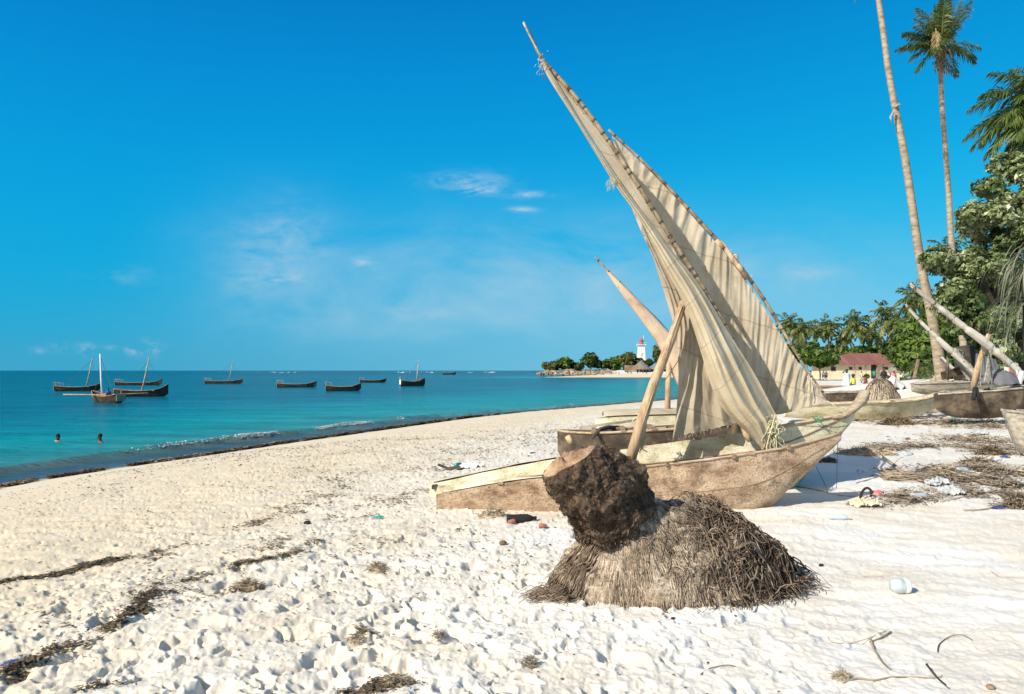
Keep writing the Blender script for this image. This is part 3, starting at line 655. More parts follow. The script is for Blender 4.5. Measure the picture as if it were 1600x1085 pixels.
for k in range(34):
    a = random.random()*6.3; c = P(999+random.gauss(0, 3), 650+k*1.3, 8.74)
    rope(mb, [c+Vector((math.cos(a)*.05, math.sin(a)*.05, .04)), c+Vector((.05, 0, .0)), c+Vector((-math.cos(a)*.05, -.03, -.05)), c+Vector((random.gauss(0, .04), 0, -.12))], .006, k=5)
mb.build('rope_lashing', MT['rope'], b1)
# ---- boat 2: cream hull, bow to the right with a crooked stem log
ST2 = [pst(676, 10.0, 757, 790, .22), pst(750, 9.95, 741, 796, .34), pst(850, 9.85, 721, 800, .42), pst(1000, 9.7, 698, 802, .45), pst(1150, 9.6, 675, 797, .42), pst(1216, 9.55, 664, 770, .34), pst(1270, 9.5, 654, 722, .22), pst(1308, 9.45, 647, 684, .10), pst(1334, 9.4, 640, 655, .03)]
b2 = empty('outrigger_canoe', (P(1000, 800, 9.7).x, 9.7, 1.35), 'cream painted canoe with a wide pleated sail and a crooked grey stem log', 'canoe', 'beached canoes')
h2, near2, far2 = hull(ST2, m=MT['cream_hull'], parent=b2, pw=.36, roll=.26, lean=.36)
HR2 = HROWS[-1]; rail([HR2[i][2]+Vector((0, -.004, 0)) for i in range(2, 45)], .010, 'strake', MT['plank'], b2, wob=.3); rail([HR2[i][5]+Vector((0, -.002, 0)) for i in range(2, 44)], .006, 'seam', MT['plank'], b2, wob=.3)
rail([near2[i] for i in range(34, 46)], .024, 'gunwale', MT['rail'], b2, dz=-.012, flat=1.3); rail(far2, .022, 'gunwale', MT['rail'], b2)
rows = []
for i in range(0, 21):
    a, c = near2[i], far2[i]; rows.append([a.lerp(c, t)+Vector((0, 0, .02+.05*math.sin(math.pi*t)+.008*mnoise.noise(a*4+Vector((t*5, 0, 0))))) for t in np.linspace(0, 1, 8)])
MB().grid(rows).build('stern_deck', MT['cream_hull'], b2)
MB().box(P(679, 761, 9.72), (.07, .06, .06), jit=.006).build('stern_post', MT['dark_hull'], b2, smooth=False)
for i in (23, 28, 33, 38): MB().beam(near2[i]+Vector((0, 0, .0)), far2[i]+Vector((0, 0, .01)), .08, .03).build('thwart', MT['plank'], b2, smooth=False)
MB().tube([P(1286, 655, 9.36), P(1318, 651, 9.33), P(1333, 640, 9.35), P(1345, 627, 9.38), P(1352, 612, 9.4)], [.03, .055, .07, .10, .085], 12, wob=.12, flat=.7).build('stem_log', MT['driftwood'], b2)
yl2 = [(951, 203), (1010, 258), (1060, 310), (1108, 362), (1150, 408), (1200, 478), (1250, 562), (1292, 622)]
y2 = pp(yl2, 10.0, 9.45); r2 = [.011+.015*math.sin(math.pi*min(1, .1+i/66)) for i in range(60)]
yd2 = MB().tube(y2, r2, 8, wob=.08).build('yard', MT['bamboo'], b2); lashings(y2, r2, 20, 'lashing', yd2)
mb = MB(); mb.tube([P(1125, 378, 9.74), P(1168, 436, 9.62)], [.03, .04], 8, wob=.1); mb.tube([P(1120, 376, 9.76), P(1130, 388, 9.7)], .034, 8, wob=.15); mb.tube([P(1152, 414, 9.66), P(1160, 425, 9.64)], .040, 8, wob=.2)
mb.build('yard_splice', MT['pole'], yd2)
MB().tube([P(1150, 690, 9.75), P(1148, 550, 9.78), P(1149, 398, 9.8)], [.06, .055, .04], 10, wob=.05).build('mast', MT['pole'], b2)
sheet([(956, 212, 9.98), (1009, 261, 9.9), (1059, 313, 9.82), (1107, 367, 9.75), (1149, 416, 9.68), (1197, 486, 9.6), (1238, 553, 9.52), (1268, 594, 9.46), (1293, 627, 9.42)],
      [(957, 216, 9.98), (985, 320, 9.88), (1030, 420, 9.8), (1090, 520, 9.7), (1150, 610, 9.62), (1185, 640, 9.52), (1215, 648, 9.42), (1262, 636, 9.38), (1294, 628, 9.38)], 'sail', MT['sail'], b2, nu=90, nv=320, fold=.038, fa=1.1, fl=25, seed=31, drift=.15, fine=.55, uniform=True)
for q, r_ in (([P(1293, 627, 9.36), P(1322, 648, 9.3)], .007), ([P(1240, 662, 9.2), P(1272, 657, 9.2), P(1300, 651, 9.22), P(1325, 645, 9.25)], .005), ([P(1262, 588, 9.42), P(1264, 612, 9.40)], .006), ([P(1268, 590, 9.42), P(1272, 630, 9.38)], .004)): rope(MB(), q, r_).build('rope', MT['rope'], b2)
for t in range(12): a = y2[20+t*3]; rope(MB(), [a, a+Vector((random.uniform(-.02, .05), -.03, random.uniform(-.09, .05)))], .004, k=4).build('rope_end', MT['rope'], b2)
mb = MB()
for k in range(12): a = P(1278+random.gauss(0, 3), 655+random.gauss(0, 2), 9.2); rope(mb, [a, a+Vector((random.gauss(0, .03), -.02, random.gauss(0, .02)))], .006, k=4)
mb.build('twine_knot', MT['greentwine'], b2)
MB().tube([P(1160, 664, 9.1), P(1166, 680, 9.02), P(1172, 690, 9.0)], [.035, .04, .03], 7, wob=.1).build('outrigger_peg', MT['pole'], b2)
# ---- boat 3: dark canoe left of the sails
ST3 = [pst(871, 11.6, 672, 705, .02), pst(884, 11.6, 675, 722, .14), pst(920, 11.6, 677, 726, .30), pst(980, 11.5, 675, 728, .38), pst(1080, 11.4, 668, 726, .38), pst(1160, 11.3, 660, 715, .26), pst(1210, 11.3, 650, 680, .04)]
b3 = empty('outrigger_canoe', (P(1000, 700, 11.5).x, 11.5, 1.4), 'low dark canoe without a sail, pointed end left of the mast foot', 'canoe', 'beached canoes')
h3, near3, far3 = hull(ST3, m=MT['dark_hull'], parent=b3, pw=.4)
rail(near3, .022, 'gunwale', MT['rail'], b3); rail(far3, .02, 'gunwale', MT['rail'], b3)
for i in (8, 14, 20, 27, 34): MB().beam(near3[i]+Vector((0, -.03, .02)), far3[i]+Vector((.0, .05, .02)), .08, .035).build('thwart', MT['plank'], b3, smooth=False)
MB().beam(P(905, 669, 12.2), P(1000, 656, 12.1), .09, .04).build('loose_board', MT['grey_plank'], b3, smooth=False); MB().beam(P(950, 676, 11.9), P(1040, 668, 11.8), .14, .03).build('loose_board', MT['grey_plank'], b3, smooth=False)
MB().tube([P(926, 684, 11.1), P(938, 671, 11.3), P(950, 668, 11.7), P(968, 668, 12.1)], [.03, .035, .035, .03], 8, wob=.2).build('outrigger_boom', MT['dark_hull'], b3)
MB().tube([P(893, 692, 11.15), P(887, 682, 11.2)], .05, 8, wob=.1).build('peg', MT['pole'], b3)
# ---- boat 4: pale canoe with the small pinkish furled sail
b4 = empty('outrigger_canoe', (P(1040, 660, 14).x, 14, 1.5), 'pale sandy canoe with a slim pinkish furled sail pointing up left, behind the others', 'canoe', 'beached canoes')
h4, near4, far4 = hull([pst(930, 14, 655, 690, .03), pst(960, 14, 652, 700, .25), pst(1030, 14, 650, 702, .36), pst(1110, 13.9, 648, 700, .34), pst(1180, 13.9, 640, 680, .05)], m=MT['cream_hull'], parent=b4)
MB().grid([[a.lerp(c, t)+Vector((0, 0, .03+.10*math.sin(math.pi*t))) for t in np.linspace(0, 1, 7)] for a, c in zip(near4[3:], far4[3:])]).build('deck_cloth', MT['sail'], b4)
MB().tube([P(1043, 655, 13.9), P(1044, 600, 13.95), P(1047, 540, 14)], [.06, .055, .045], 9, wob=.06).build('mast', MT['pole'], b4)
q = pp([(930, 402), (945, 418), (975, 448), (1012, 487), (1042, 520), (1075, 560), (1110, 610)], 14.2, 13.9)
yd4 = MB().tube(q, [.018+.01*min(1, i/20) for i in range(60)], 6, wob=.1).build('yard', MT['bamboo'], b4); lashings(q[:20], .022, 4, 'lashing', yd4)
rad = [0.012+.26*max(0, (i-6)/53.)**.8 for i in range(60)]
mbs = MB(); rows = []
for i, c in enumerate(q[4:]):
    i += 4; t = (q[min(i+1, 59)]-q[i-1]).normalized(); w = Vector((t.z, 0, -t.x)).normalized(); r_ = rad[i]; row = []
    if w.z > 0: w = -w
    for k in range(18):
        a = 2*math.pi*k/18; fo = 1+.16*mnoise.noise(Vector((math.cos(a)*2.2, math.sin(a)*2.2, i*.05)))*2
        row.append(c+w*r_*.75+w*math.cos(a)*r_*fo+Vector((0, 1, 0))*math.sin(a)*r_*.6*fo)
    rows.append(row)
mbs.grid(rows, True).build('furled_sail', MT['sail_pink'], b4)
# ---- boats lying to the right
def canoe_px(st, label, m, rm, base, thw=(10, 20, 30), group='beached canoes', pw=.45):
    e = empty('canoe', base, label, 'canoe', group)
    h, n_, f_ = hull([pst(*s) for s in st], m=m, parent=e, pw=pw, rag=.006)
    rail(n_, .028, 'gunwale', rm, e, wob=.2); rail(f_, .026, 'gunwale', rm, e, wob=.2)
    for i in thw: MB().beam(n_[i]+Vector((0, -.02, .02)), f_[i]+Vector((0, .02, .02)), .12, .04).build('thwart', MT['grey_plank'], e, smooth=False)
    return e, n_, f_
eR2, nR2, fR2 = canoe_px([(1225, 21.6, 636, 652, .25), (1290, 21.6, 632, 656, .40), (1360, 21.6, 630, 657, .46), (1420, 21.8, 626, 653, .38), (1455, 22, 619, 641, .18), (1478, 22.2, 611, 622, .02)], 'pale cream canoe behind the crooked stem log, its bow pointing right over the sand', MT['cream_hull'], MT['rail'], P(1350, 657, 21.6))
eR1, nR1, fR1 = canoe_px([(1462, 19.8, 616, 640, .10), (1490, 19.8, 614, 652, .34), (1540, 19.6, 611, 654, .45), (1600, 19.4, 605, 648, .42), (1650, 19.2, 600, 640, .25), (1690, 19.1, 592, 615, .03)], 'dark canoe at the right edge with a long furled sail leaning over it', MT['dark_hull'], MT['grey_plank'], P(1540, 654, 19.6), thw=(6, 13, 20))
def furled(parent, ln, Y0, Y1, r0, m, k=60):
    q = pp(ln, Y0, Y1); rows = []; 
    MB().tube([c+Vector((0, 0, r0*.7)) for c in q], .035, 6, wob=.1).build('yard', MT['grey_plank'], parent)
    for i, c in enumerate(q):
        t = (q[min(i+1, 59)]-q[max(i-1, 0)]).normalized(); w = Vector((t.z, 0, -t.x)).normalized(); s = r0*min(1, .12+i/22)*(1+.22*mnoise.noise(Vector((i*.17, r0*9, 0))))*(1-.35*((i % 13) == 0)); row = []
        for a_ in range(14):
            a = 2*math.pi*a_/14; fo = 1+.3*mnoise.noise(Vector((math.cos(a)*2, math.sin(a)*2, i*.06+r0*5)))
            row.append(c+w*math.cos(a)*s*fo+Vector((0, 1, 0))*math.sin(a)*s*fo)
        rows.append(row)
    o = MB().grid(rows, True).build('furled_sail', m, parent); lashings(q, [r0*.9]*60, 7, 'lashing', o); return q
furled(eR1, [(1422, 447), (1450, 468), (1478, 489), (1505, 510), (1535, 532), (1565, 557), (1592, 580), (1615, 600)], 19.3, 19.0, .088, MT['sail_grey'])
MB().tube([P(1519, 611, 19.6), P(1528, 575, 19.5), P(1541, 532, 19.35), P(1546, 522, 19.3)], [.085, .08, .07, .06], 9, wob=.05).build('mast', MT['pole'], eR1)
sheet([(1586, 578, 18.9), (1590, 590, 18.9), (1594, 600, 18.9)], [(1602, 580, 18.9), (1600, 590, 18.9), (1596, 601, 18.9)], 'sail_tail', MT['white'], eR1, nu=14, nv=16, fold=.04, fa=3, seed=4)
mb = MB(); mb.tube([P(1524, 606, 19.1), P(1521, 625, 19.)], .06, 7, wob=.3); mb.tube([P(1525, 606, 19.1), P(1530, 628, 19.)], .045, 7, wob=.3); mb.build('net_bundle', MT['black'], eR1)
rope(MB(), [P(1541, 533, 19.3), P(1548, 570, 19.7), P(1550, 600, 19.8)], .02).build('stay', MT['grey_plank'], eR1); rope(MB(), [P(1534, 545, 19.3), P(1532, 606, 19.2)], .01).build('stay', MT['grey_plank'], eR1)
eR3, nR3, fR3 = canoe_px([(1425, 24, 600, 612, .1), (1450, 24, 599, 618, .35), (1500, 24, 597, 620, .5), (1550, 24, 593, 618, .4), (1585, 24, 589, 600, .05)], 'grey weathered canoe lying under the leaning palm trunk, with a half furled sail', MT['grey_plank'], MT['grey_plank'], P(1500, 618, 24))
furled(eR3, [(1415, 478), (1438, 503), (1462, 526), (1485, 548), (1508, 570), (1526, 588)], 23.8, 23.4, .075, MT['sail_grey'])
sheet([(1480, 540, 23.9), (1492, 560, 23.9), (1500, 575, 23.9), (1510, 592, 23.8)], [(1505, 548, 24.2), (1512, 562, 24.1), (1524, 580, 24.), (1532, 592, 24.)], 'sail', MT['sail_grey'], eR3, nu=30, nv=40, fold=.08, fa=5, seed=12, jag=1)
MB().tube([P(1480, 592, 23.9), P(1482, 540, 24)], .045, 7).build('mast', MT['dark_hull'], eR3)
canoe_px([(1262, 27, 616, 636, .1), (1290, 27, 614, 640, .4), (1330, 27, 613, 640, .45), (1362, 27, 612, 640, .4), (1392, 27, 609, 625, .05)], 'dark grey canoe lying behind the crooked stem log, before the people', MT['dark_hull'], MT['grey_plank'], P(1330, 638, 27))
canoe_px([(1255, 34, 606, 620, .1), (1290, 34, 604, 622, .4), (1330, 34, 604, 622, .4), (1352, 34, 602, 612, .05)], 'low brown canoe in front of the draped people, farthest of the beached boats', MT['plank'], MT['plank'], P(1300, 622, 34))
canoe_px([(1569, 12.6, 642, 650, .12), (1588, 12.55, 645, 700, .22), (1610, 12.5, 647, 712, .34), (1680, 12.4, 640, 716, .4), (1760, 12.3, 632, 700, .05)], 'pale grey plank canoe cut by the right edge, only its blunt end in view', MT['grey_plank'], MT['grey_plank'], P(1600, 705, 12.5), pw=.25)
# ---- anchored boats
def sea_boat(px, pw, Lm, hd, label, fb=.5, bow=.95, beam=1.15, mast=None, rail_=True, stern=MT['sea_stern'], poles=False, group='boats anchored in the bay', Yv=None):
    fb *= 1.25; bow *= 1.2
    Y = Yv or 3300./(pw-579); x = (px-800)*Y/F; e = empty('anchored_boat', (x, Y, 0), label, 'boat', group)
    st = [(-Lm/2, 0, .05, fb*1.25, beam*.36), (-Lm*.38, 0, -.15, fb*1.05, beam*.46), (-Lm*.1, 0, -.2, fb*.9, beam*.5), (Lm*.2, 0, -.2, fb*1.0, beam*.46), (Lm*.38, 0, -.1, fb*1.35, beam*.26), (Lm*.5, 0, .3, bow, .04)]
    e.location = (0, 0, 0)
    h, n_, f_ = hull(st, m=MT['sea_hull'], parent=e, n=24); rail(n_, .04, 'gunwale', MT['plank'], e, wob=.1); rail(f_, .04, 'gunwale', MT['plank'], e, wob=.1)
    tr = MB().box((-Lm/2-.03, 0, fb*.78), (.05, beam*.68, fb*.95)).build('transom', stern, e, smooth=False)
    if rail_:
        mb = MB()
        for s in (-1, 1): mb.beam((-Lm/2, s*beam*.36, fb*1.2), (-Lm/2-.08, s*beam*.4, fb*1.2+.55), .06, .06); mb.beam((-Lm*.36, s*beam*.45, fb), (-Lm*.36, s*beam*.47, fb+.55), .05, .05); mb.beam((-Lm/2-.08, s*beam*.4, fb*1.2+.52), (-Lm*.36, s*beam*.47, fb+.52), .05, .05)
        mb.beam((-Lm/2-.08, -beam*.42, fb*1.2+.5), (-Lm/2-.08, beam*.42, fb*1.2+.5), .05, .05); mb.build('stern_rail', MT['grey_plank'], e, smooth=False)
    for q in (-.22, .02, .24): MB().box((Lm*q, 0, fb*.92), (.22, beam*.98, .05)).build('thwart', MT['grey_plank'], e, smooth=False)
    if mast:
        mx, mt, mh = mast; MB().tube([(mx, 0, 0), ((mx+mt)/2+.04, 0, mh/2), (mt, 0, mh)], [.11, .09, .055], 8).build('mast', MT['pole'] if poles is False else MT['white'], e)
        rope(MB(), [(mt, 0, mh*.95), (-Lm*.3, 0, fb)], .02, .05).build('stay', MT['cord'], e); rope(MB(), [(mt, 0, mh*.9), (Lm*.4, 0, fb*1.3)], .015, .05).build('stay', MT['cord'], e)
    if poles:
        MB().tube([(-Lm*.75, -1.9, .9), (Lm*.0, 0, .72), (Lm*.5, 2.6, .8)], .06, 6).build('outrigger_boom', MT['pole'], e)
        mb = MB(); mb.box((-.3, .2, .75), (1.0, .5, .3), jit=.05); mb.build('bundle', MT['coral_red'], e, smooth=False)
        mb = MB(); [mb.beam((-Lm*.35, s*.4, .5), (-Lm*.36, s*.42, 1.15), .05, .05) for s in (-1, 1)]; mb.beam((-.2, .4, .5), (-.2, .45, 1.2), .05, .05); mb.build('post', MT['grey_plank'], e, smooth=False)
    e.location = (x, Y, 0); e.rotation_euler = (0, 0, R(hd)); return e
sea_boat(122, 611, 6.1, 12, 'dark boat with a leaning mast and pale stern rail, leftmost in the bay', mast=(1.0, 1.9, 4.9), stern=MT['grey_plank'])
sea_near = sea_boat(166, 629.5, 4.6, 150, 'nearest anchored boat with an upright pale mast, sidewards poles and a person aboard', fb=.55, bow=.9, beam=1.3, mast=(.55, 1.0, 4.55), rail_=False, poles=True)
sea_boat(217, 602, 9.2, 4, 'long low mastless boat just behind the boats with the leaning masts', fb=.45, bow=1.1, mast=None)
sea_boat(222, 620, 5.6, 10, 'dark boat with a leaning pale mast, right beside the nearest anchored boat', fb=.6, bow=1.2, beam=1.3, mast=(-.15, .75, 4.5), rail_=False)
sea_boat(350, 599.5, 8.5, 4, 'dark boat with a thin leaning mast, alone between the left group and the mastless ones', fb=.5, bow=.9, mast=(1.0, 2.0, 5.4))
sea_boat(464, 605.5, 6.8, 6, 'dark mastless boat with a low stern, left of the pinkish sterned one', fb=.5, bow=.95)
sea_boat(537, 611, 5.0, 12, 'dark mastless boat with a pinkish stern and stern rail', fb=.55, bow=1.0, stern=MT['coral_red'])
sea_boat(583, 598, 6.4, 8, 'small mastless boat farther out, above the pinkish sterned one', fb=.5, bow=.9)
sea_boat(645, 603.5, 4.9, 25, 'dark boat with pale stern and tall leaning mast, rightmost of the near boats', fb=.8, bow=1.3, beam=1.4, mast=(.6, 1.2, 5.0), stern=MT['white'])
sea_boat(702, 585.5, 9.5, 5, 'tiny far boat close to the horizon with a short mast', fb=.9, bow=1.8, beam=2, mast=(1, 1.4, 6.5), Yv=500)
# =====================================================================  the fallen palm stump
zb0 = zb; zb = lut(-.6, 3.2, 4.2, 6.9)
st = empty('palm_stump', (1.0, 5.4, zb(1.0, 5.4)), 'leaning dark brown cut palm stump on a mound of roots, in the foreground sand', 'tree stump')
MC = Vector((1.20, 5.12))
def mound_h(x, y):
    """height of the root mound over the sand and its outline value (0 centre .. 1 rim)"""
    ux = (x-1.25)/(.98 if x > 1.25 else 1.0); uy = (y-5.5)/(.62 if y < 5.5 else .75)
    a = math.atan2(uy, ux); rim = 1+.07*mnoise.noise(Vector((math.cos(a)*2.2, math.sin(a)*2.2, 3.)))
    r = math.hypot(ux, uy)/rim; h = .56*max(0, 1-r**2.7)**.8
    s = .13*math.exp(-(((x-1.45)/.4)**2+((y-5.6)/.35)**2)); s -= .10*math.exp(-(((x-.40)/.22)**2+((y-5.35)/.5)**2)); s -= .10*math.exp(-(((x-2.05)/.25)**2+((y-5.5)/.5)**2))
    nk = .40*math.exp(-(((x-.85)/.25)**2+((y-5.28)/.28)**2))
    return max(0, h*.92+s*(1-r*r if r < 1 else 0)+(nk if r < 1 else 0)*(1-r)), r
rows = []
for i in range(0, 96):
    t = i/95*1.12; row = []
    for k in range(230):
        a = 2*math.pi*k/230; x = 1.25+t*math.cos(a)*(.98 if math.cos(a) > 0 else 1.0); y = 5.5+t*math.sin(a)*(.62 if math.sin(a) < 0 else .75)
        h, r = mound_h(x, y); z = zb(x, y)+h-.05*(r > .98)-.03
        n = mnoise.fractal(Vector((x*5, y*5, z*5)), 1., 2., 5); n2 = mnoise.noise(Vector((x*26, y*26, z*26)))
        row.append(Vector((x, y, z+.06*n*(h > .01)+.022*n2+.016*mnoise.noise(Vector((x*48, y*48, z*48)))+.03*mnoise.noise(Vector((x*13, y*13, z*9)))+.05*mnoise.noise(Vector((x*4.5, y*4.5, 7)))*(h > .01))))
    rows.append(row)
mound = MB().grid(rows, True).build('root_mound', MT['mound'], st)
def mz(x, y): h, r = mound_h(x, y); return zb(x, y)+h-.03+.05*mnoise.fractal(Vector((x*5, y*5, (zb(x, y)+h-.03)*5)), 1., 2., 5)*(h > .01)
# trunk
ax = [P(972, 885, 5.58), P(968, 845, 5.54), P(961, 803, 5.44), P(939, 768, 5.32), P(911, 744, 5.25), P(889, 722, 5.2)]
ra = [.27, .268, .325, .338, .28, .212]
NI, NK_ = 130, 200
A = lerp_poly([(*a, r) for a, r in zip(ax, ra)], NI)
rows = []
e1 = None
for i in range(NI):
    c = Vector(A[i][:3]); t = Vector(A[min(i+1, NI-1)][:3])-Vector(A[max(i-1, 0)][:3]); t.normalize()
    if i > 90: t = t.lerp(Vector((-.50, -.04, .86)), (i-90)/39).normalized()
    u = t.cross(Vector((0, 1, 0))).normalized(); w = t.cross(u); row = []
    for k in range(NK_):
        a = 2*math.pi*k/NK_; d = u*math.cos(a)+w*math.sin(a); p = c+d*A[i][3]
        lump = mnoise.fractal(p*5.5+Vector((4, 1, 0)), .9, 2.1, 4); cell = mnoise.voronoi(p*13)[0][0]; n3 = mnoise.fractal(p*38, .7, 2, 3)
        edge = min(1, (NI-1-i)/8); up_ = min(1, max(0, (i-40)/30))
        row.append(p+d*(lump*.055*edge+.05*mnoise.fractal(p*3.2, .8, 2, 3)*edge+.035*(.4-cell)*(.3+.7*up_)*edge+n3*.014)+t*lump*.02)
    rows.append(row)
trunk = MB().grid(rows, True).build('trunk', MT['stump_dark'], st)
# cut face
c = sum(rows[-1], Vector((0, 0, 0)))/NK_; fr = []
for j in range(14):
    q = 1-j/13; fr.append([c.lerp(p, q)+Vector((-.02, -.01, .025))*(1-q*q)*1.6+Vector((0, 0, 1))*.05*(mnoise.fractal(c.lerp(p, q)*11, .8, 2, 4))*(1-q**4) for p in rows[-1]])
MB().grid(fr, True).build('cut_face', MT['stump_cut'], st)
# fibres: thin strands
def strands(gen, n, name, m, parent, seg=5, sides=3, k_stuff=True):
    V = []; Fc = []; b = 0
    for _ in range(n):
        g = gen()
        if g is None: continue
        pts, r = g; np_ = len(pts)
        for i, p in enumerate(pts):
            t = (pts[min(i+1, np_-1)]-pts[max(i-1, 0)]); t = t.normalized() if t.length > 0 else Vector((0, 0, 1)); u = t.orthogonal().normalized(); w = t.cross(u)
            rr = r*(1-.55*i/(np_-1))
            for s in range(sides): a = 2*math.pi*s/sides; V.append(tuple(p+u*math.cos(a)*rr+w*math.sin(a)*rr))
        for i in range(np_-1):
            for s in range(sides): Fc.append((b+i*sides+s, b+i*sides+(s+1) % sides, b+(i+1)*sides+(s+1) % sides, b+(i+1)*sides+s))
        b += np_*sides
    o = npmesh(name, np.array(V), np.array(Fc), m, parent, origin=tuple(root_off(parent)), smooth=True)
    if k_stuff: o['kind'] = 'stuff'
    return o
NK = Vector((.88, 5.36))
def g_down():                                                    # short parallel fibres running down the near left slope
    a = random.uniform(-2.9, .35) if random.random() < .9 else random.uniform(-3.14, 3.14); r0 = random.uniform(.17, .75); x = NK.x+r0*math.cos(a)*1.15; y = NK.y+r0*math.sin(a)*.85
    if x > 1.15 and random.random() < .6+.6*(x-1.15): return None
    if mound_h(x, y)[1] > .97: return None
    L = random.uniform(.02, .085); d = Vector((math.cos(a)+random.gauss(0, .6), math.sin(a)+random.gauss(0, .6))); pts = []
    for i in range(4):
        q = L*i/3; xx = x+d.x*q*.7; yy = y+d.y*q*.7
        if mound_h(xx, yy)[1] > 1.06: return None
        pts.append(Vector((xx, yy, mz(xx, yy)+.006+random.uniform(-.004, .012))))
    return pts, random.uniform(.0022, .0055)
strands(g_down, 12000, 'root_fibres', MT['fibre'], st)
def g_root(x0, x1, y0, y1, L0, L1, r0, r1, wild, lift):
    def f():
        x = random.uniform(x0, x1); y = random.uniform(y0, y1)
        if mound_h(x, y)[1] > .95: return None
        a = math.atan2((y-5.55)*.9, x-1.0)+random.gauss(0, wild*.8); L = random.uniform(L0, L1); pts = []; q = Vector((x, y)); h0 = random.uniform(0, lift)
        for i in range(8):
            a += random.gauss(0, .28*wild+.08); q = q+Vector((math.cos(a), math.sin(a)))*L/7
            hh, r = mound_h(q.x, q.y)
            z = mz(q.x, q.y) if r < 1 else max(zb(q.x, q.y)+.0, zb(q.x, q.y))
            lf = h0*math.sin(math.pi*i/7)
            pts.append(Vector((q.x, q.y, z+.01+lf)))
            if r > 1.22: return None
        return pts, random.uniform(r0, r1)
    return f
strands(g_root(1.45, 2.25, 4.9, 6.05, .07, .30, .003, .0085, 1.9, .10), 1500, 'dry_roots', MT['root'], st)
strands(g_root(1.75, 2.25, 4.95, 5.8, .10, .28, .004, .010, 2.4, .09), 600, 'tangled_roots', MT['fibre_dark'], st)
strands(g_root(1.5, 2.2, 4.9, 5.9, .15, .45, .009, .017, 1.0, .10), 70, 'thick_roots', MT['root'], st)
strands(g_root(1.0, 1.9, 4.85, 5.85, .05, .22, .002, .0065, 1.5, .02), 650, 'thin_roots', MT['root'], st)
def g_left():
    t = random.random(); x = .74-.42*t+random.gauss(0, .03); y = 5.38-.16*t+random.gauss(0, .08)
    a = math.pi+.35+random.gauss(0, .25); L = random.uniform(.12, .3); pts = []; q = Vector((x, y))
    for i in range(7):
        a += random.gauss(0, .13); hh, r = mound_h(q.x, q.y); z = max(mz(q.x, q.y), zb(q.x, q.y)) if r < 1 else zb(q.x, q.y)
        pts.append(Vector((q.x, q.y, z+.02+.05*math.sin(math.pi*i/6)*random.random()))); q = q+Vector((math.cos(a), math.sin(a)*.6))*L/6
    return pts, random.uniform(.003, .007)
strands(g_left, 380, 'left_roots', MT['root'], st).name = 'side_roots'
def g_bark():                                                    # matted fibre on the trunk
    i = random.randint(6, 120); k = random.randrange(NK_); p = rows[i][k]; c = Vector(A[i][:3]); d = (p-c).normalized(); t = (rows[max(i-3, 0)][k]-p).normalized()
    L = random.uniform(.012, .035); sdv = d.cross(t)*random.gauss(0, .8); pts = []
    for j in range(4): q = j/3; pts.append(p+(t+sdv)*L*q+d*(.004+.012*math.sin(math.pi*q)*random.random()))
    return pts, random.uniform(.0018, .004)
strands(g_bark, 3500, 'bark_fibres', MT['fibre_dark'], st)
def g_bark2():
    i = int(4+abs(random.gauss(0, 15))); k = random.randrange(NK_); p = rows[i][k]; c = Vector(A[i][:3]); d = (p-c).normalized(); t = (rows[max(i-3, 0)][k]-rows[max(i-3, 0)+3][k]).normalized()
    L = random.uniform(.02, .05); sdv = d.cross(t)*random.gauss(0, .6); pts = []
    for j in range(4): q = j/3; pts.append(p+(t+sdv)*L*q+d*(.006+.010*math.sin(math.pi*q)))
    return pts, random.uniform(.002, .0045)
strands(g_bark2, 3000, 'neck_fibres', MT['fibre'], st)
zb = zb0
# second, far root mound
c2 = P(1376, 650, 24.5); z0 = zb(c2.x, c2.y); far = empty('root_mound', (c2.x, c2.y, z0), 'grey brown dome of palm roots behind the pale canoe, near the man in white', 'root mound')
rows = []
for i in range(22):
    t = i/21; row = []
    for k in range(48):
        a = 2*math.pi*k/48; q = Vector((math.cos(a)*.78*t*(1+.1*mnoise.noise(Vector((math.cos(a)*2, math.sin(a)*2, 0)))), math.sin(a)*.7*t, 0)); h = (1.17)*(1-t**2.2)
        row.append(Vector((c2.x+q.x, c2.y+q.y, z0-.05+h+.09*mnoise.fractal(Vector((q.x*4, q.y*4, h*3)), 1, 2, 4))))
    rows.append(row)
MB().grid(rows, True).build('mound', MT['mound'], far)
def g_far():
    i = random.randint(3, 20); k = random.randrange(48); p = rows[i][k]; n_ = rows[min(i+3, 21)][k]; pts = []
    for j in range(4): pts.append(p.lerp(n_, j/3*1.2)+Vector((random.gauss(0, .015), -.015, random.uniform(0, .03))))
    return pts, random.uniform(.005, .012)
strands(g_far, 700, 'roots', MT['root'], far)
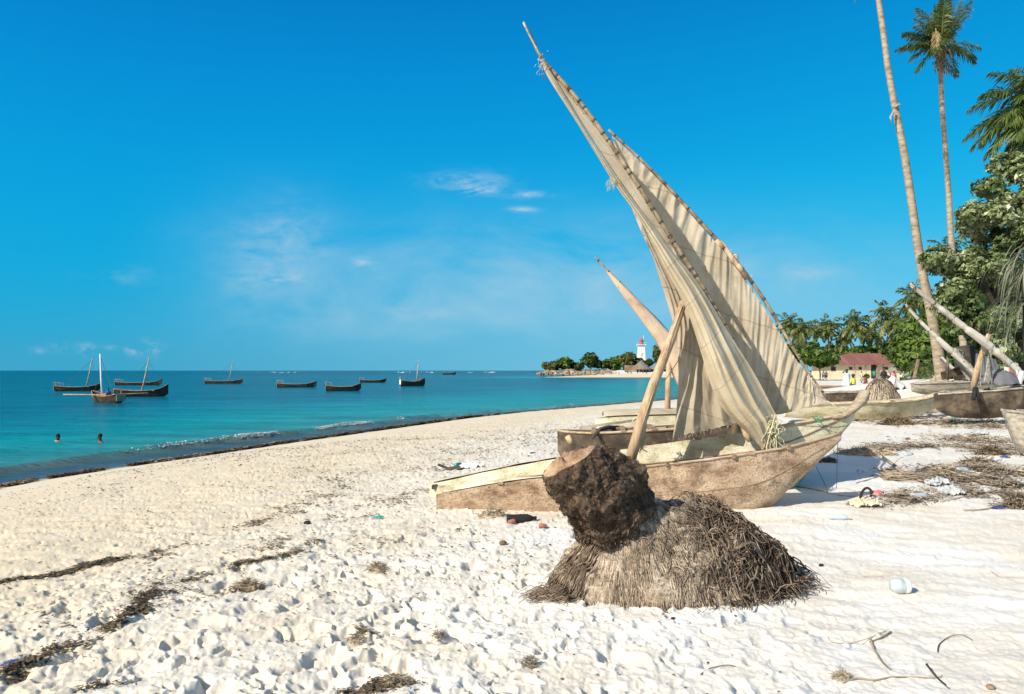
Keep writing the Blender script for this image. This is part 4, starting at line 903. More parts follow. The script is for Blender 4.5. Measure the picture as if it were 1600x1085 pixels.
# =====================================================================  trees
def fronds(c, nf, L, ll, seed, m, parent, name='crown', nl=26, droop=1.5, wind=(0, 0, 0), el=(-.5, 1.35), lw=.045, two=True, az=None, stiff=0., sharp=1.):
    rg = np.random.default_rng(seed); V = []; Fq = []; mb = []; W = np.array(wind, float); nb = 0; segs = []
    for f in range(nf):
        a = (az[f % len(az)]+rg.normal(0, .15)) if az is not None else 2*math.pi*(f*.618)+rg.normal(0, .2)
        e0 = el[0]+(el[1]-el[0])*((f+.5)/nf)**.8+rg.normal(0, .12); Lf = L*rg.uniform(.8, 1.1); n = 12
        d = np.array([math.cos(a)*math.cos(e0), math.sin(a)*math.cos(e0), math.sin(e0)]); p = np.array(c, float); pts = [p.copy()]; ds = [d.copy()]
        for i in range(n):
            d = d+np.array([0, 0, -1])*droop/n*(.5+i/n)*(1-stiff)+W/n*(.4+i/n); d /= np.linalg.norm(d); p = p+d*Lf/n; pts.append(p.copy()); ds.append(d.copy())
        pts = np.array(pts); ds = np.array(ds)
        t = np.linspace(.12, 1, nl); ii = t*n; k = np.clip(ii.astype(int), 0, n-1); fr = (ii-k)[:, None]
        q = pts[k]*(1-fr)+pts[k+1]*fr; dd = ds[k]
        sdv = np.cross(dd, [0, 0, 1.]); sdv /= np.linalg.norm(sdv, axis=1)[:, None]+1e-6; up = np.cross(sdv, dd)
        # rachis as thin strip
        w0 = Lf*.012; w = w0*(1-np.linspace(0, 1, n+1)*.8)[:, None]; s0 = np.cross(ds, [0, 0, 1.]); s0 /= np.linalg.norm(s0, axis=1)[:, None]+1e-6
        st_ = np.concatenate([pts-s0*w, pts+s0*w]); V.append(st_); i_ = np.arange(n); Fq.append(np.stack([i_, i_+1, i_+n+2, i_+n+1], 1)+nb); nb += len(st_)
        for sg in (-1, 1):
            prof = (np.sin(np.pi*np.clip(t*.93+.08, 0, 1))**.55)*ll*rg.uniform(.8, 1.15, nl)
            dr = rg.normal(.38, .22, nl)[:, None]
            dv = sdv*sg*(.9-t[:, None]*.35)+dd*(.35+.6*t[:, None])*sharp+up*.12-np.array([0, 0, 1.])*dr+W*.35+rg.normal(0, .12, (nl, 3)); dv /= np.linalg.norm(dv, axis=1)[:, None]
            wv = np.cross(dv, up+rg.normal(0, .5, (nl, 3))); wv /= np.linalg.norm(wv, axis=1)[:, None]+1e-6
            P1 = q; P2 = q+dv*prof[:, None]*.5; P3 = q+dv*prof[:, None]-np.array([0, 0, 1.])*(prof[:, None]*.28)
            ww = lw*ll/.6*rg.uniform(.7, 1.3, nl)[:, None]
            vs = np.stack([P1, P2+wv*ww, P3, P2-wv*ww], 1).reshape(-1, 3); V.append(vs); Fq.append(np.arange(4*nl).reshape(-1, 4)+nb); nb += 4*nl
    off = tuple(root_off(parent)) if parent is not None else (0, 0, 0)
    return npmesh(name, np.concatenate(V), np.concatenate(Fq), m, parent, origin=off)
def palm_trunk(pts, r0, r1, m, parent, n=70, flare=1.5, ring=.05, sides=12):
    A = lerp_poly([tuple(p) for p in pts], n); rr = []
    for i in range(n):
        t = i/(n-1); r = r0+(r1-r0)*t; r *= 1+(flare-1)*math.exp(-t*14); rr.append(r*(1+ring*(random.random()-.4)+.03*mnoise.noise(Vector((i*.3, r0*9, 0)))))
    return MB().tube([Vector(q) for q in A], rr, sides).build('trunk', m, parent)
def leaves(clumps, n, size, seed, m, parent, name='crown', up=.35, jit=.5, shell=.55):
    """clumps: (x,y,z,rx,ry,rz)"""
    rg = np.random.default_rng(seed); Cc = np.array(clumps, float); vol = (Cc[:, 3]*Cc[:, 4]+Cc[:, 4]*Cc[:, 5]+Cc[:, 3]*Cc[:, 5]); idx = rg.choice(len(Cc), n, p=vol/vol.sum())
    d = rg.normal(0, 1, (n, 3)); d /= np.linalg.norm(d, axis=1)[:, None]; r = shell+(1-shell)*rg.uniform(0, 1, n)**.6
    tw = 1+.22*np.sin(d[:, 0]*5+idx*1.7)+.2*np.sin(d[:, 2]*6+d[:, 1]*4+idx)
    p = Cc[idx, :3]+d*Cc[idx, 3:]*(r*tw)[:, None]
    nn = d*.7+np.array([0, 0, 1.])*up+rg.normal(0, jit, (n, 3)); nn /= np.linalg.norm(nn, axis=1)[:, None]
    a = np.cross(nn, rg.normal(0, 1, (n, 3))); a /= np.linalg.norm(a, axis=1)[:, None]; b = np.cross(nn, a)
    s = size*rg.uniform(.6, 1.25, n)[:, None]
    cup = nn*s*.18
    V = np.stack([p-a*s*.9, p+b*s*.5-a*s*.05+cup, p+a*s, p-b*s*.5-a*s*.05+cup], 1).reshape(-1, 3)
    off = tuple(root_off(parent)) if parent is not None else (0, 0, 0)
    return npmesh(name, V, np.arange(4*n).reshape(-1, 4), m, parent, origin=off)
def clump_set(c, rad, k, cr, seed, flat=.75):
    rg = np.random.default_rng(seed); out = []
    for _ in range(k):
        d = rg.normal(0, 1, 3); d /= np.linalg.norm(d); q = rg.uniform(.25, 1)**.6; r = cr*rg.uniform(.55, 1.2)
        out.append((c[0]+d[0]*rad[0]*q, c[1]+d[1]*rad[1]*q, c[2]+d[2]*rad[2]*q, r, r, r*flat))
    return out
def tree(name, label, cat, base, clumps, n, size, seed, m, trunk_r=.25, group=None, bm=None, limbs=7):
    e = empty(name, base, label, cat, group); leaves(clumps, n, size, seed, m, e)
    mb = MB(); B = Vector(base); cc = sum((Vector(q[:3]) for q in clumps), Vector((0, 0, 0)))/len(clumps); f = B.lerp(cc, .55); mb.tube([B-Vector((0, 0, .3)), B.lerp(f, .5)+Vector((.1, 0, 0)), f], [trunk_r*1.2, trunk_r, trunk_r*.75], 8, wob=.06)
    for q in random.sample(clumps, min(limbs, len(clumps))):
        g = Vector(q[:3]); mb.tube([f-Vector((0, 0, .2)), f.lerp(g, .5)+Vector((0, 0, -.1*(g-f).length)), g], [trunk_r*.6, trunk_r*.4, trunk_r*.15], 6)
    mb.build('trunk', bm or MT['bark'], e); return e
# ---- leaning palm A (crown above the frame)
bA = P(1478, 604, 26); bA.z = zb(bA.x, bA.y)
pA = empty('coconut_palm', bA, 'tallest pale leaning palm trunk, its crown above the picture, right of the red roofed house', 'palm tree', 'tall palms on the right')
palm_trunk([bA-Vector((0, 0, .3))]+[P(x, y, 26) for x, y in ((1467, 560), (1453, 480), (1440, 420), (1425, 320), (1412, 235), (1400, 175), (1388, 110), (1380, 50), (1373, 0), (1368, -60), (1362, -160))], .175, .085, MT['palm_bark'], pA, n=150, flare=1.7)
fronds(P(1361, -165, 26), 22, 3.0, .7, 5, MT['frond'], pA, wind=(.55, .2, 0), nl=60, el=(-.9, 1.2), lw=.02)
fronds(P(1356, -60, 26), 2, 1.5, .3, 15, MT['frond_dry'], pA, 'dead_frond', az=[2.9, 3.3, 2.7], el=(-1.1, -.7), nl=24, lw=.04)
MB().tube([P(1399, 168, 25.85), P(1404, 163, 25.8), P(1409, 166, 25.8)], [.05, .04, .02], 6).build('frond_stub', MT['driftwood'], pA)
MB().tube([P(1397, 172, 25.8), P(1391, 183, 25.75), P(1393, 192, 25.75)], [.035, .05, .015], 6, flat=.4).build('frond_stub', MT['grey_plank'], pA)
# ---- palm B
bB = P(1512, 600, 32); bB.z = zb(bB.x, bB.y)
pB = empty('coconut_palm', bB, 'slim upright palm with a small ragged windblown crown against the sky', 'palm tree', 'tall palms on the right')
palm_trunk([bB-Vector((0, 0, .3))]+[P(x, y, 32) for x, y in ((1508, 560), (1500, 500), (1493, 440), (1486, 370), (1482, 300), (1477, 230), (1471, 150), (1470, 104))], .15, .10, MT['palm_bark'], pB, n=140)
mb = MB(); mb.tube([P(1470, 112, 32), P(1469, 98, 32), P(1472, 84, 32), P(1471, 74, 32)], [.12, .22, .17, .2], 12, wob=.18)
for k in range(26): a = P(1470+random.gauss(0, 5), 76+random.random()*34, 31.8); mb.tube([a, a+Vector((random.gauss(0, .1), -.1, -random.uniform(.1, .5)))], [.03, .015], 5)
mb.build('crown_base', MT['bark'], pB)
cB = P(1470, 72, 32)
fronds(cB, 9, 1.9, .5, 21, MT['frond'], pB, 'crown', az=[3.0, 3.3, 2.8, 2.5], el=(.0, 1.1), droop=.9, nl=64, wind=(0, 0, .15), lw=.024)
fronds(cB, 18, 2.2, .5, 22, MT['frond'], pB, 'upper_fronds', az=[1.2, 2., 1.6, 4.3, 5, .6], el=(.9, 1.5), droop=.5, nl=64, lw=.024)
fronds(cB, 5, 2.7, .4, 23, MT['frond'], pB, 'right_fronds', az=[-.1, .2, .1], el=(.75, 1.05), droop=-.25, nl=60, lw=.022).name = 'side_fronds'
fronds(cB, 9, 1.7, .5, 24, MT['frond'], pB, 'drooping_fronds', az=[.2, 3.0, 5.5, 4, -.3], el=(-.7, .1), droop=.9, nl=60, lw=.022)
fronds(P(1462, 44, 31.6), 2, 1.5, .30, 25, MT['frond_dry'], pB, 'dry_frond', az=[4.2, 4.6], el=(-1.35, -1.2), nl=34, lw=.06)
MB().tube([P(1476, 76, 31.8), P(1484, 80, 31.8), P(1487, 92, 31.8)], [.03, .05, .03], 6, flat=.5).build('frond_stub', MT['grey_plank'], pB)
# ---- palm C at the right edge
bC = P(1660, 640, 24); bC.z = zb(bC.x, bC.y)
pC = empty('coconut_palm', bC, 'palm crown of arching windblown fronds entering from the upper right edge', 'palm tree', 'tall palms on the right')
palm_trunk([bC-Vector((0, 0, .3)), P(1645, 450, 24), P(1630, 300, 24), P(1622, 168, 24)], .25, .16, MT['palm_bark'], pC)
fronds(P(1622, 158, 24), 26, 2.1, .65, 41, MT['frond'], pC, wind=(-.25, 0, -.1), el=(-.5, 1.1), nl=66, droop=1.1, lw=.02)
fronds(P(1622, 162, 24), 14, 2.2, .65, 42, MT['frond'], pC, 'lower_fronds', az=[2.7, 3.2, 3.6, 2.4, 4.2], el=(-1.1, -.1), nl=66, droop=.8, lw=.02)
# ---- sea almond
cl = []
for (x, y, r, k, s) in ((1540, 330, 1.0, 9, 1), (1585, 300, 1.1, 9, 2), (1500, 400, .55, 4, 3), (1525, 430, .95, 8, 4), (1580, 420, 1.1, 10, 5), (1480, 408, .35, 2, 6), (1463, 405, .22, 2, 66), (1520, 500, .9, 8, 7), (1570, 510, 1.0, 9, 8), (1505, 478, .45, 4, 9), (1630, 350, 1.4, 12, 10), (1640, 470, 1.4, 12, 11), (1600, 262, .5, 4, 12), (1605, 400, 1.3, 12, 16), (1560, 370, .9, 8, 17), (1580, 252, .3, 2, 13), (1545, 560, .7, 5, 14), (1486, 455, .3, 2, 15)):
    cl += clump_set(P(x, y, 23.5), (r, r*1.1, r*.75), k, .40, s)
bt = P(1600, 600, 24.5); bt.z = zb(bt.x, bt.y)
tree('almond_tree', 'large leafy tree with glossy grey green leaves filling the right edge', 'tree', bt, cl, 42000, .105, 51, MT['leaf_broad'], .28, bm=MT['dark_bark'], limbs=14)
# ---- drooping strap leaves at the right edge
bp_ = P(1612, 610, 17.5); bp_.z = zb(bp_.x, bp_.y)
pn = empty('pandanus', bp_, 'grey green plant with long drooping strap leaves hanging at the right edge', 'plant')
rg = np.random.default_rng(3); V = []; nb = 0; Fq = []
for k in range(170):
    hd = rg.choice([0, 1, 2]); c = P((1608, 1632, 1606)[hd]+rg.normal(0, 9), (412, 395, 470)[hd]+rg.normal(0, 10), 17.5+rg.normal(0, .3)); a = rg.uniform(1.6, 4.9) if rg.random() < .75 else rg.uniform(0, 6.28); e0 = rg.uniform(-.2, 1.1); L_ = rg.uniform(.9, 1.9); d = np.array([math.cos(a)*math.cos(e0), math.sin(a)*math.cos(e0), math.sin(e0)]); p = np.array(c); w = rg.uniform(.012, .028); S = np.cross(d, [0, 0, 1.]); S /= np.linalg.norm(S)+1e-6; row = []
    for i in range(9):
        q = w*(1-(i/8)**2*.95); row += [p-S*q, p+S*q]; d = d+np.array([0, 0, -1])*(.30+.05*i); d /= np.linalg.norm(d); p = p+d*L_/8
    V += row
    for i in range(8): Fq.append((nb+2*i, nb+2*i+1, nb+2*i+3, nb+2*i+2))
    nb += 18
npmesh('leaves', np.array(V), np.array(Fq), MT['pandan'], pn, origin=tuple(root_off(pn)))
mb = MB(); mb.tube([bp_-Vector((0, 0, .3)), P(1604, 520, 17.6), P(1600, 430, 17.6)], [.10, .08, .10], 8, wob=.1); mb.tube([P(1606, 540, 17.6), P(1622, 400, 17.6)], .06, 7); mb.build('trunk', MT['dark_bark'], pn)
# ---- dark trunks and thicket under the palms
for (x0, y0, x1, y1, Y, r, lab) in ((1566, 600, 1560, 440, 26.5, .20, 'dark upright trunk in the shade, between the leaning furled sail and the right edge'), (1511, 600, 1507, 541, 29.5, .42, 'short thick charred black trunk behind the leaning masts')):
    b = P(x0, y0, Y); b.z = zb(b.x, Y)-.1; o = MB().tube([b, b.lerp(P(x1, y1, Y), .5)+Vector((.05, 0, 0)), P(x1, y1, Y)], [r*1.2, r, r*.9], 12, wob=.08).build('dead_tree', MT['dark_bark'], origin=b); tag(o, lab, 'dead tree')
def thicket(px, py, Y, rx, ry, k, n, size, seed, m, lab, name='bush', cr=None, cat='bush', group='thicket behind the beach', depth=1.):
    c = P(px, py, Y); b = Vector((c.x, Y, zb(c.x, Y))); sc = Y/F; cr = cr or ry*sc*.5; cl = clump_set(c, (max(rx*sc-cr*.9, .3*rx*sc), rx*sc*depth, max(ry*sc-cr*.8, .25*ry*sc)), k, cr, seed)
    cl = [q for q in cl if q[2] > b.z-.2]
    return tree(name, lab, cat, b, cl, n, size, seed, m, .12 if ry*sc < 3 else .3, group, limbs=5)
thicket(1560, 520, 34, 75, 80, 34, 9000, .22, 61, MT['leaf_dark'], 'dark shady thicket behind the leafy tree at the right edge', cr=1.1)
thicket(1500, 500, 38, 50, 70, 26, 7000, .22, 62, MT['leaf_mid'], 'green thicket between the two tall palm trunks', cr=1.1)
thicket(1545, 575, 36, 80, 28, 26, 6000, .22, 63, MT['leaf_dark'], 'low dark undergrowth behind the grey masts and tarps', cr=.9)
thicket(1436, 552, 62, 36, 38, 30, 9000, .30, 64, MT['leaf_mid'], 'big round green bush at the right end of the red roofed house', cr=1.3)
thicket(1445, 520, 75, 40, 26, 22, 6000, .34, 65, MT['leaf_mid'], 'taller green tree crown rising behind the round bush', 'tree', cr=1.6, cat='tree')
pj = P(1456, 596, 40); pj.z = zb(pj.x, 40); yp_ = empty('young_palm', pj, 'small yellowish young palm sprouting left of the leaning palm base', 'palm tree')
fronds(P(1452, 578, 40), 12, 1.9, .5, 66, MT['frond_far'], yp_, nl=24, el=(.0, 1.2), droop=2.3); MB().tube([pj-Vector((0, 0, .2)), P(1452, 578, 40)], .12, 7).build('trunk', MT['bark'], yp_)
# ---- background trees and palms
BG = 150
for (px, py, Y, rx, ry, k, n, s, m, lab) in (
        (1281, 558, 112, 32, 17, 34, 11000, 71, 'leaf_mid', 'wide bright green tree left of the red roofed house'),
        (1238, 556, 120, 30, 20, 20, 5000, 72, 'leaf_dark', 'green tree partly hidden behind the wide sail'),
        (1338, 548, 165, 26, 16, 22, 5000, 73, 'leaf_mid', 'green tree right behind the red roof, under the big palm'),
        (1378, 548, 170, 22, 18, 20, 5000, 74, 'leaf_dark', 'dark green tree behind the right half of the red roof'),
        (1410, 540, 160, 24, 26, 22, 6000, 75, 'leaf_mid', 'tall green tree behind the right end of the house'),
        (1306, 548, 185, 40, 14, 26, 6000, 76, 'leaf_dark', 'dark tree mass behind the row of left palms'),
        (1255, 545, 190, 30, 16, 20, 5000, 77, 'leaf_dark', 'dark tree behind the leftmost palms near the sail'),
        (1360, 560, 190, 46, 12, 26, 5000, 78, 'leaf_dark', 'low dark tree line behind the house roof')):
    thicket(px, py+(5 if Y > 140 else 0), Y, rx, ry, k, n, .0040*Y+.1, s, MT[m], lab, 'tree', cr=ry*Y/F*.45, cat='tree', group='trees behind the village')
def bg_palm(px, py, Y, r, seed, m='frond_far', lean=0, nf=23, droop=1.7):
    c = P(px, py, Y); b = Vector((c.x+lean, Y, zb(c.x, Y))); e = empty('coconut_palm', b, None, 'palm tree', 'palms behind the village')
    palm_trunk([b, b.lerp(c, .5)+Vector((lean*.25, 0, 0)), c], .24, .15, MT['bark'], e, n=20, sides=7)
    fronds(c, nf, r*.98, r*.27, seed, MT[m], e, nl=24, droop=droop*.9, el=(-1.0, 1.3), lw=.065, wind=(.15, 0, -.05), sharp=1.)
    return e
for i, (px, py, Y, r, lab, lean, dr) in enumerate((
        (1231, 507, 150, 3.6, 'leftmost background palm, nearest the edge of the wide sail', 0, 1.6), (1253, 513, 145, 3.5, 'yellowish background palm, second from the sail', 1, 1.9), (1276, 517, 150, 3.1, 'small dark palm, third from the sail', 0, 1.6),
        (1293, 512, 150, 3.4, 'dark bushy palm, fourth from the sail, just left of the sky gap', .5, 1.7), (1317, 529, 150, 3.0, 'low dark palm beneath the left side of the big bushy palm', 0, 1.9), (1333, 508, 145, 4.2, 'big bushy palm rising over the left part of the red roof', 0, 1.8),
        (1363, 522, 150, 3.6, 'feathery palm between the two largest palms above the red roof', 0, 1.5), (1384, 496, 140, 4.3, 'tall palm with a visible curved trunk above the red roof', 1.5, 1.6), (1407, 512, 135, 3.9, 'yellow green drooping palm right of the tall curved one', 0, 2.0),
        (1428, 468, 120, 4.2, 'tallest background palm, next to the long leaning trunk', 1, 1.7), (1418, 505, 125, 3.4, 'yellowish palm crown beneath the tallest background palm', 0, 2.1), (1244, 521, 160, 3.0, 'dull palm low between the two leftmost background palms', 0, 1.7), (1348, 519, 160, 3.0, 'palm half hidden right of the big bushy palm', 0, 1.8), (1482, 395, 60, 2.2, 'small palm crown peeping out behind the slim upright trunk', 0, 1.6))):
    bg_palm(px, py, Y, r, 100+i, lean=lean, droop=dr)['label'] = lab
# ---- the headland
for i, (px, py, rx, ry, m, lab) in enumerate((
        (862, 572, 16, 9, 'leaf_olive', 'low olive bush at the very tip of the headland'), (880, 568, 15, 12, 'leaf_mid', 'round green tree near the tip of the headland'), (900, 573, 12, 8, 'leaf_olive', 'low bush between the two round headland trees'),
        (923, 564, 15, 14, 'leaf_dark', 'dark round tree, highest of the left headland trees'), (941, 570, 14, 9, 'leaf_dark', 'low dark tree beside the dark round headland tree'), (958, 569, 16, 11, 'leaf_mid', 'yellowish green tree at the middle of the headland'),
        (978, 562, 18, 14, 'leaf_olive', 'tall olive tree just left of the lighthouse'), (995, 568, 12, 9, 'leaf_olive', 'olive bush right in front of the lighthouse foot'), (1013, 567, 7, 6, 'leaf_dark', 'small dark bush right of the lighthouse'),
        (1036, 553, 17, 20, 'leaf_olive', 'tall tree right of the lighthouse, behind the leaning mast'), (1062, 556, 20, 18, 'leaf_dark', 'headland tree mostly hidden behind the canoe sail'), (1100, 560, 30, 16, 'leaf_dark', 'headland tree hidden behind the long sail'), (1150, 560, 34, 16, 'leaf_dark', 'far tree hidden behind the wide sail'))):
    thicket(px, py, 318, rx, ry, 16, 3400, .85, 200+i, MT[m], lab, 'tree', cr=ry*.29*.55, cat='tree', group='trees on the headland')
# rocky bank
rows = []
xs = np.linspace(843, 1120, 150)
for j in range(7):
    row = []
    for i, x in enumerate(xs):
        t = j/6; Y = 309+t*5+1.6*mnoise.fractal(Vector((x*.09, t*2, 0)), 1, 2, 4); hgt = (2.0+1.2*mnoise.noise(Vector((x*.05, 0, 3))))*min(1, (x-842)/14)*(1 if x < 1000 else max(.25, 1-(x-1000)/60))
        row.append(Vector(((x-800)*309/F, Y, 1.2+hgt*t**.7+.5*mnoise.noise(Vector((x*.2, t*4, 1))))))
    rows.append(row)
rows.append([q+Vector((0, 10, .2)) for q in rows[-1]])
tag(MB().grid(rows).build('rocky_bank', MT['cliff'], smooth=False), kind='structure')
for k in range(16):
    c = P(846+k*10+random.uniform(-4, 4), 585, 305+random.uniform(-1, 1)); c.z = 1.5
    o = MB().blob(c, (random.uniform(.6, 1.4), 1.0, random.uniform(.4, .8)), 10, 7, .3, 2, seed=k).build('boulder', MT['cliff'], smooth=False, origin=c); tag(o, 'tan boulder at the foot of the rocky bank on the headland', 'rock', 'boulders under the rocky bank')
# lighthouse
lp = P(1002, 585, 322); lz = zb(lp.x, lp.y); L0 = Vector((lp.x, 322, lz)); lh = empty('lighthouse', L0, 'white square lighthouse with a red lantern on the headland', 'lighthouse')
ztop = P(0, 540, 322).z; hh = ztop-lz; w0 = 1.9; w1 = 1.35
mb = MB(); vs = [(lp.x+sx*w, 322+sy*w, z) for w, z in ((w0, lz-.5), (w1, ztop)) for sx, sy in ((-1, -1), (1, -1), (1, 1), (-1, 1))]
mb.add(vs, [(0, 1, 5, 4), (1, 2, 6, 5), (2, 3, 7, 6), (3, 0, 4, 7), (4, 5, 6, 7)]); mb.build('tower', MT['white_wall'], lh, smooth=False)
MB().box((lp.x, 322, ztop+.18), (3.9, 3.9, .3)).build('gallery', MT['white_wall'], lh, smooth=False)
mb = MB(); [mb.beam((lp.x+a[0]*1.85, 322+a[1]*1.85, ztop+1.1), (lp.x+b[0]*1.85, 322+b[1]*1.85, ztop+1.1), .08, .08) for a, b in (((-1, -1), (1, -1)), ((1, -1), (1, 1)), ((-1, -1), (-1, 1)))]
[mb.beam((lp.x+a*1.85, 322-1.85, ztop+.3), (lp.x+a*1.85, 322-1.85, ztop+1.1), .08, .08) for a in (-1, -.5, 0, .5, 1)]; mb.build('railing', MT['white_wall'], lh, smooth=False)
lt = MB().lathe((lp.x, 322, ztop+.33), [(1.0, 0), (1.0, .6), (.92, .6), (.92, 1.7), (1.05, 1.7)], 12).build('lantern', MT['red'], lh, smooth=False)
MB().lathe((lp.x, 322, ztop+.33), [(.95, .75), (.95, 1.6)], 12).build('glass', MT['greycloth'], lt, smooth=False)
MB().lathe((lp.x, 322, ztop+2.03), [(1.12, 0), (.95, .55), (.5, 1.05), (.12, 1.3), (.06, 2.0)], 12).build('dome', MT['red'], lh)
MB().tube([(lp.x+1.0, 322, ztop+.3), (lp.x+1.0, 322, ztop+4.6)], .06, 5).build('antenna', MT['white_wall'], lh)
for q in (.30, .62): MB().box((lp.x, 322-(w0+(w1-w0)*q)-.02, lz+hh*q), (.8, .12, 1.3)).build('window', MT['house'], lh, smooth=False)
# thatched huts
for (px, pb, Y, wpx, ptop, lab) in ((1002, 583.5, 308, 17, 564, 'pointed thatched hut with open sides at the foot of the lighthouse'), (1030, 583, 312, 19, 568, 'wide thatched hut right of the pointed one, behind the leaning mast')):
    c = P(px, pb, Y); b = Vector((c.x, Y, zb(c.x, Y))); e = empty('thatched_hut', b, lab, 'hut', 'thatched huts on the headland'); r = wpx*Y/F; zt = P(0, ptop, Y).z; ze = P(0, 577.5, Y).z
    MB().lathe((c.x, Y, 0), [(r, ze), (r*.97, ze+.15), (r*.62, ze+(zt-ze)*.42), (r*.28, ze+(zt-ze)*.78), (.1, zt)], 14).build('roof', MT['thatch'], e)
    MB().lathe((c.x, Y, 0), [(r*.7, b.z-.3), (r*.7, ze+.3)], 12).build('wall', MT['dark_hull'], e)
    for k in range(9): a = math.pi*(1+k/8); MB().tube([(c.x+math.cos(a)*r*.85, Y+math.sin(a)*r*.85, b.z-.2), (c.x+math.cos(a)*r*.85, Y+math.sin(a)*r*.85, ze+.2)], .16, 6).build('post', MT['driftwood'], e)
w = P(985, 583, 306); o = MB().box((w.x, 306, 3.6), (5, 2, 3.2), jit=.1).build('stone_wall', MT['cliff'], smooth=False, origin=(w.x, 306, 2)); tag(o, 'small square stone wall left of the pointed thatched hut', 'wall')
# ---- the house
HY = 128; hx0 = P(1294, 0, HY).x; hx1 = P(1412, 0, HY).x; hz = zb((hx0+hx1)/2, HY); ze = P(0, 569, HY).z; zr = P(0, 552.5, HY).z; e = empty('house', ((hx0+hx1)/2, HY, hz), 'long cream house with a dark red hipped roof behind the beach', 'house')
MB().box(((hx0+hx1)/2, HY+3.5, (hz+ze)/2-.2), (hx1-hx0, 7, ze-hz+.4)).build('wall', MT['house'], e, smooth=False)
x0, x1 = hx0-1.3, hx1+1.0; mb = MB(); rx0 = P(1326, 0, HY+3.5).x; rx1 = P(1372, 0, HY+3.5).x
mb.add([(x0, HY-.9, ze), (x1, HY-.9, ze), (x1, HY+8, ze), (x0, HY+8, ze), (rx0, HY+3.5, zr+.1), (rx1, HY+3.5, zr+.1), (x0, HY-.9, ze-.12), (x1, HY-.9, ze-.12), (x1, HY+8, ze-.12), (x0, HY+8, ze-.12)], [(0, 1, 5, 4), (1, 2, 5), (2, 3, 4, 5), (3, 0, 4), (6, 7, 1, 0), (7, 8, 2, 1), (9, 6, 0, 3), (9, 8, 7, 6)]); mb.build('roof', MT['roof'], e, smooth=False)
for px, wpx, zt in ((1302, 8, 1.0), (1329, 5, .5), (1344, 5, .5), (1385, 5, .5)):
    c = P(px, 571.6, HY); f = MB().box((c.x, HY-.02, ze-.7-zt*.2), (wpx*HY/F, .08, .28+zt*.5)).build('window', MT['plank'], e, smooth=False); MB().box((c.x, HY-.07, ze-.7-zt*.2), (wpx*HY/F-.14, .04, .15+zt*.5)).build('pane', MT['dark_gap'], f, smooth=False)
MB().box((P(1364.5, 0, HY).x, HY-.03, hz+1.25), (.8, .08, 2.6)).build('door', MT['dark_gap'], e, smooth=False)
MB().box((P(1368.5, 0, HY).x, HY-.25, hz+1.3), (.06, .6, 2.2), jit=.02).build('shutter', MT['plank'], e, smooth=False)
for px in (1335, 1352, 1380): MB().tube([(P(px, 0, HY).x, HY-.06, hz), (P(px, 0, HY).x, HY-.06, ze)], .06, 5).build('downpipe', MT['house'], e)
# thatched shelters near the house
for (px, py, Y, w_, h_, lab) in ((1399, 580, 92, 11, 9, 'rounded thatch shelter before the right end of the house'), (1404, 553, 175, 12, 8, 'thatched roof peeping out behind the right end of the red roof')):
    c = P(px, py, Y); b = Vector((c.x, Y, zb(c.x, Y))); e2 = empty('thatch_shelter', b, lab, 'shelter'); r = w_*Y/F
    MB().lathe((c.x, Y, 0), [(r, c.z-.3), (r*.9, c.z+.3), (r*.5, c.z+h_*Y/F*.7), (.1, c.z+h_*Y/F*.9)], 12).build('roof', MT['thatch'], e2)
    for k in (-1, 0, 1): MB().tube([(c.x+k*r*.7, Y, b.z-.2), (c.x+k*r*.7, Y, c.z)], .08, 6).build('post', MT['bark'], e2)
# =====================================================================  people
def body_mesh(J, name, parent, m):
    """J: dict of joints; skinned continuous body"""
    names = list(J.keys()); idx = {k: i for i, k in enumerate(names)}
    E = [('pelvis', 'waist'), ('waist', 'chest'), ('chest', 'neck'), ('neck', 'head0'), ('head0', 'head1')]
    for s in 'LR': E += [('chest', 'sh'+s), ('sh'+s, 'el'+s), ('el'+s, 'wr'+s), ('wr'+s, 'hd'+s), ('pelvis', 'hp'+s), ('hp'+s, 'kn'+s), ('kn'+s, 'an'+s), ('an'+s, 'to'+s)]
    E = [e for e in E if e[0] in idx and e[1] in idx]
    me = bpy.data.meshes.new(name); me.from_pydata([J[k][0] for k in names], [(idx[a], idx[b]) for a, b in E], []); o = bpy.data.objects.new(name, me); C.objects.link(o)
    sk = o.modifiers.new('s', 'SKIN'); sk.use_smooth_shade = True
    for i, k in enumerate(names): r = J[k][1]; me.skin_vertices[0].data[i].radius = r if hasattr(r, '__len__') else (r, r)
    me.skin_vertices[0].data[idx['pelvis']].use_root = True
    sb = o.modifiers.new('u', 'SUBSURF'); sb.levels = 1; sb.render_levels = 1
    dg = bpy.context.evaluated_depsgraph_get(); ev = o.evaluated_get(dg); m2 = bpy.data.meshes.new_from_object(ev); bpy.data.objects.remove(o)
    m2.materials.clear(); m2.materials.append(m); m2.polygons.foreach_set('use_smooth', [True]*len(m2.polygons)); o = bpy.data.objects.new(name, m2); C.objects.link(o); o.parent = parent; return o
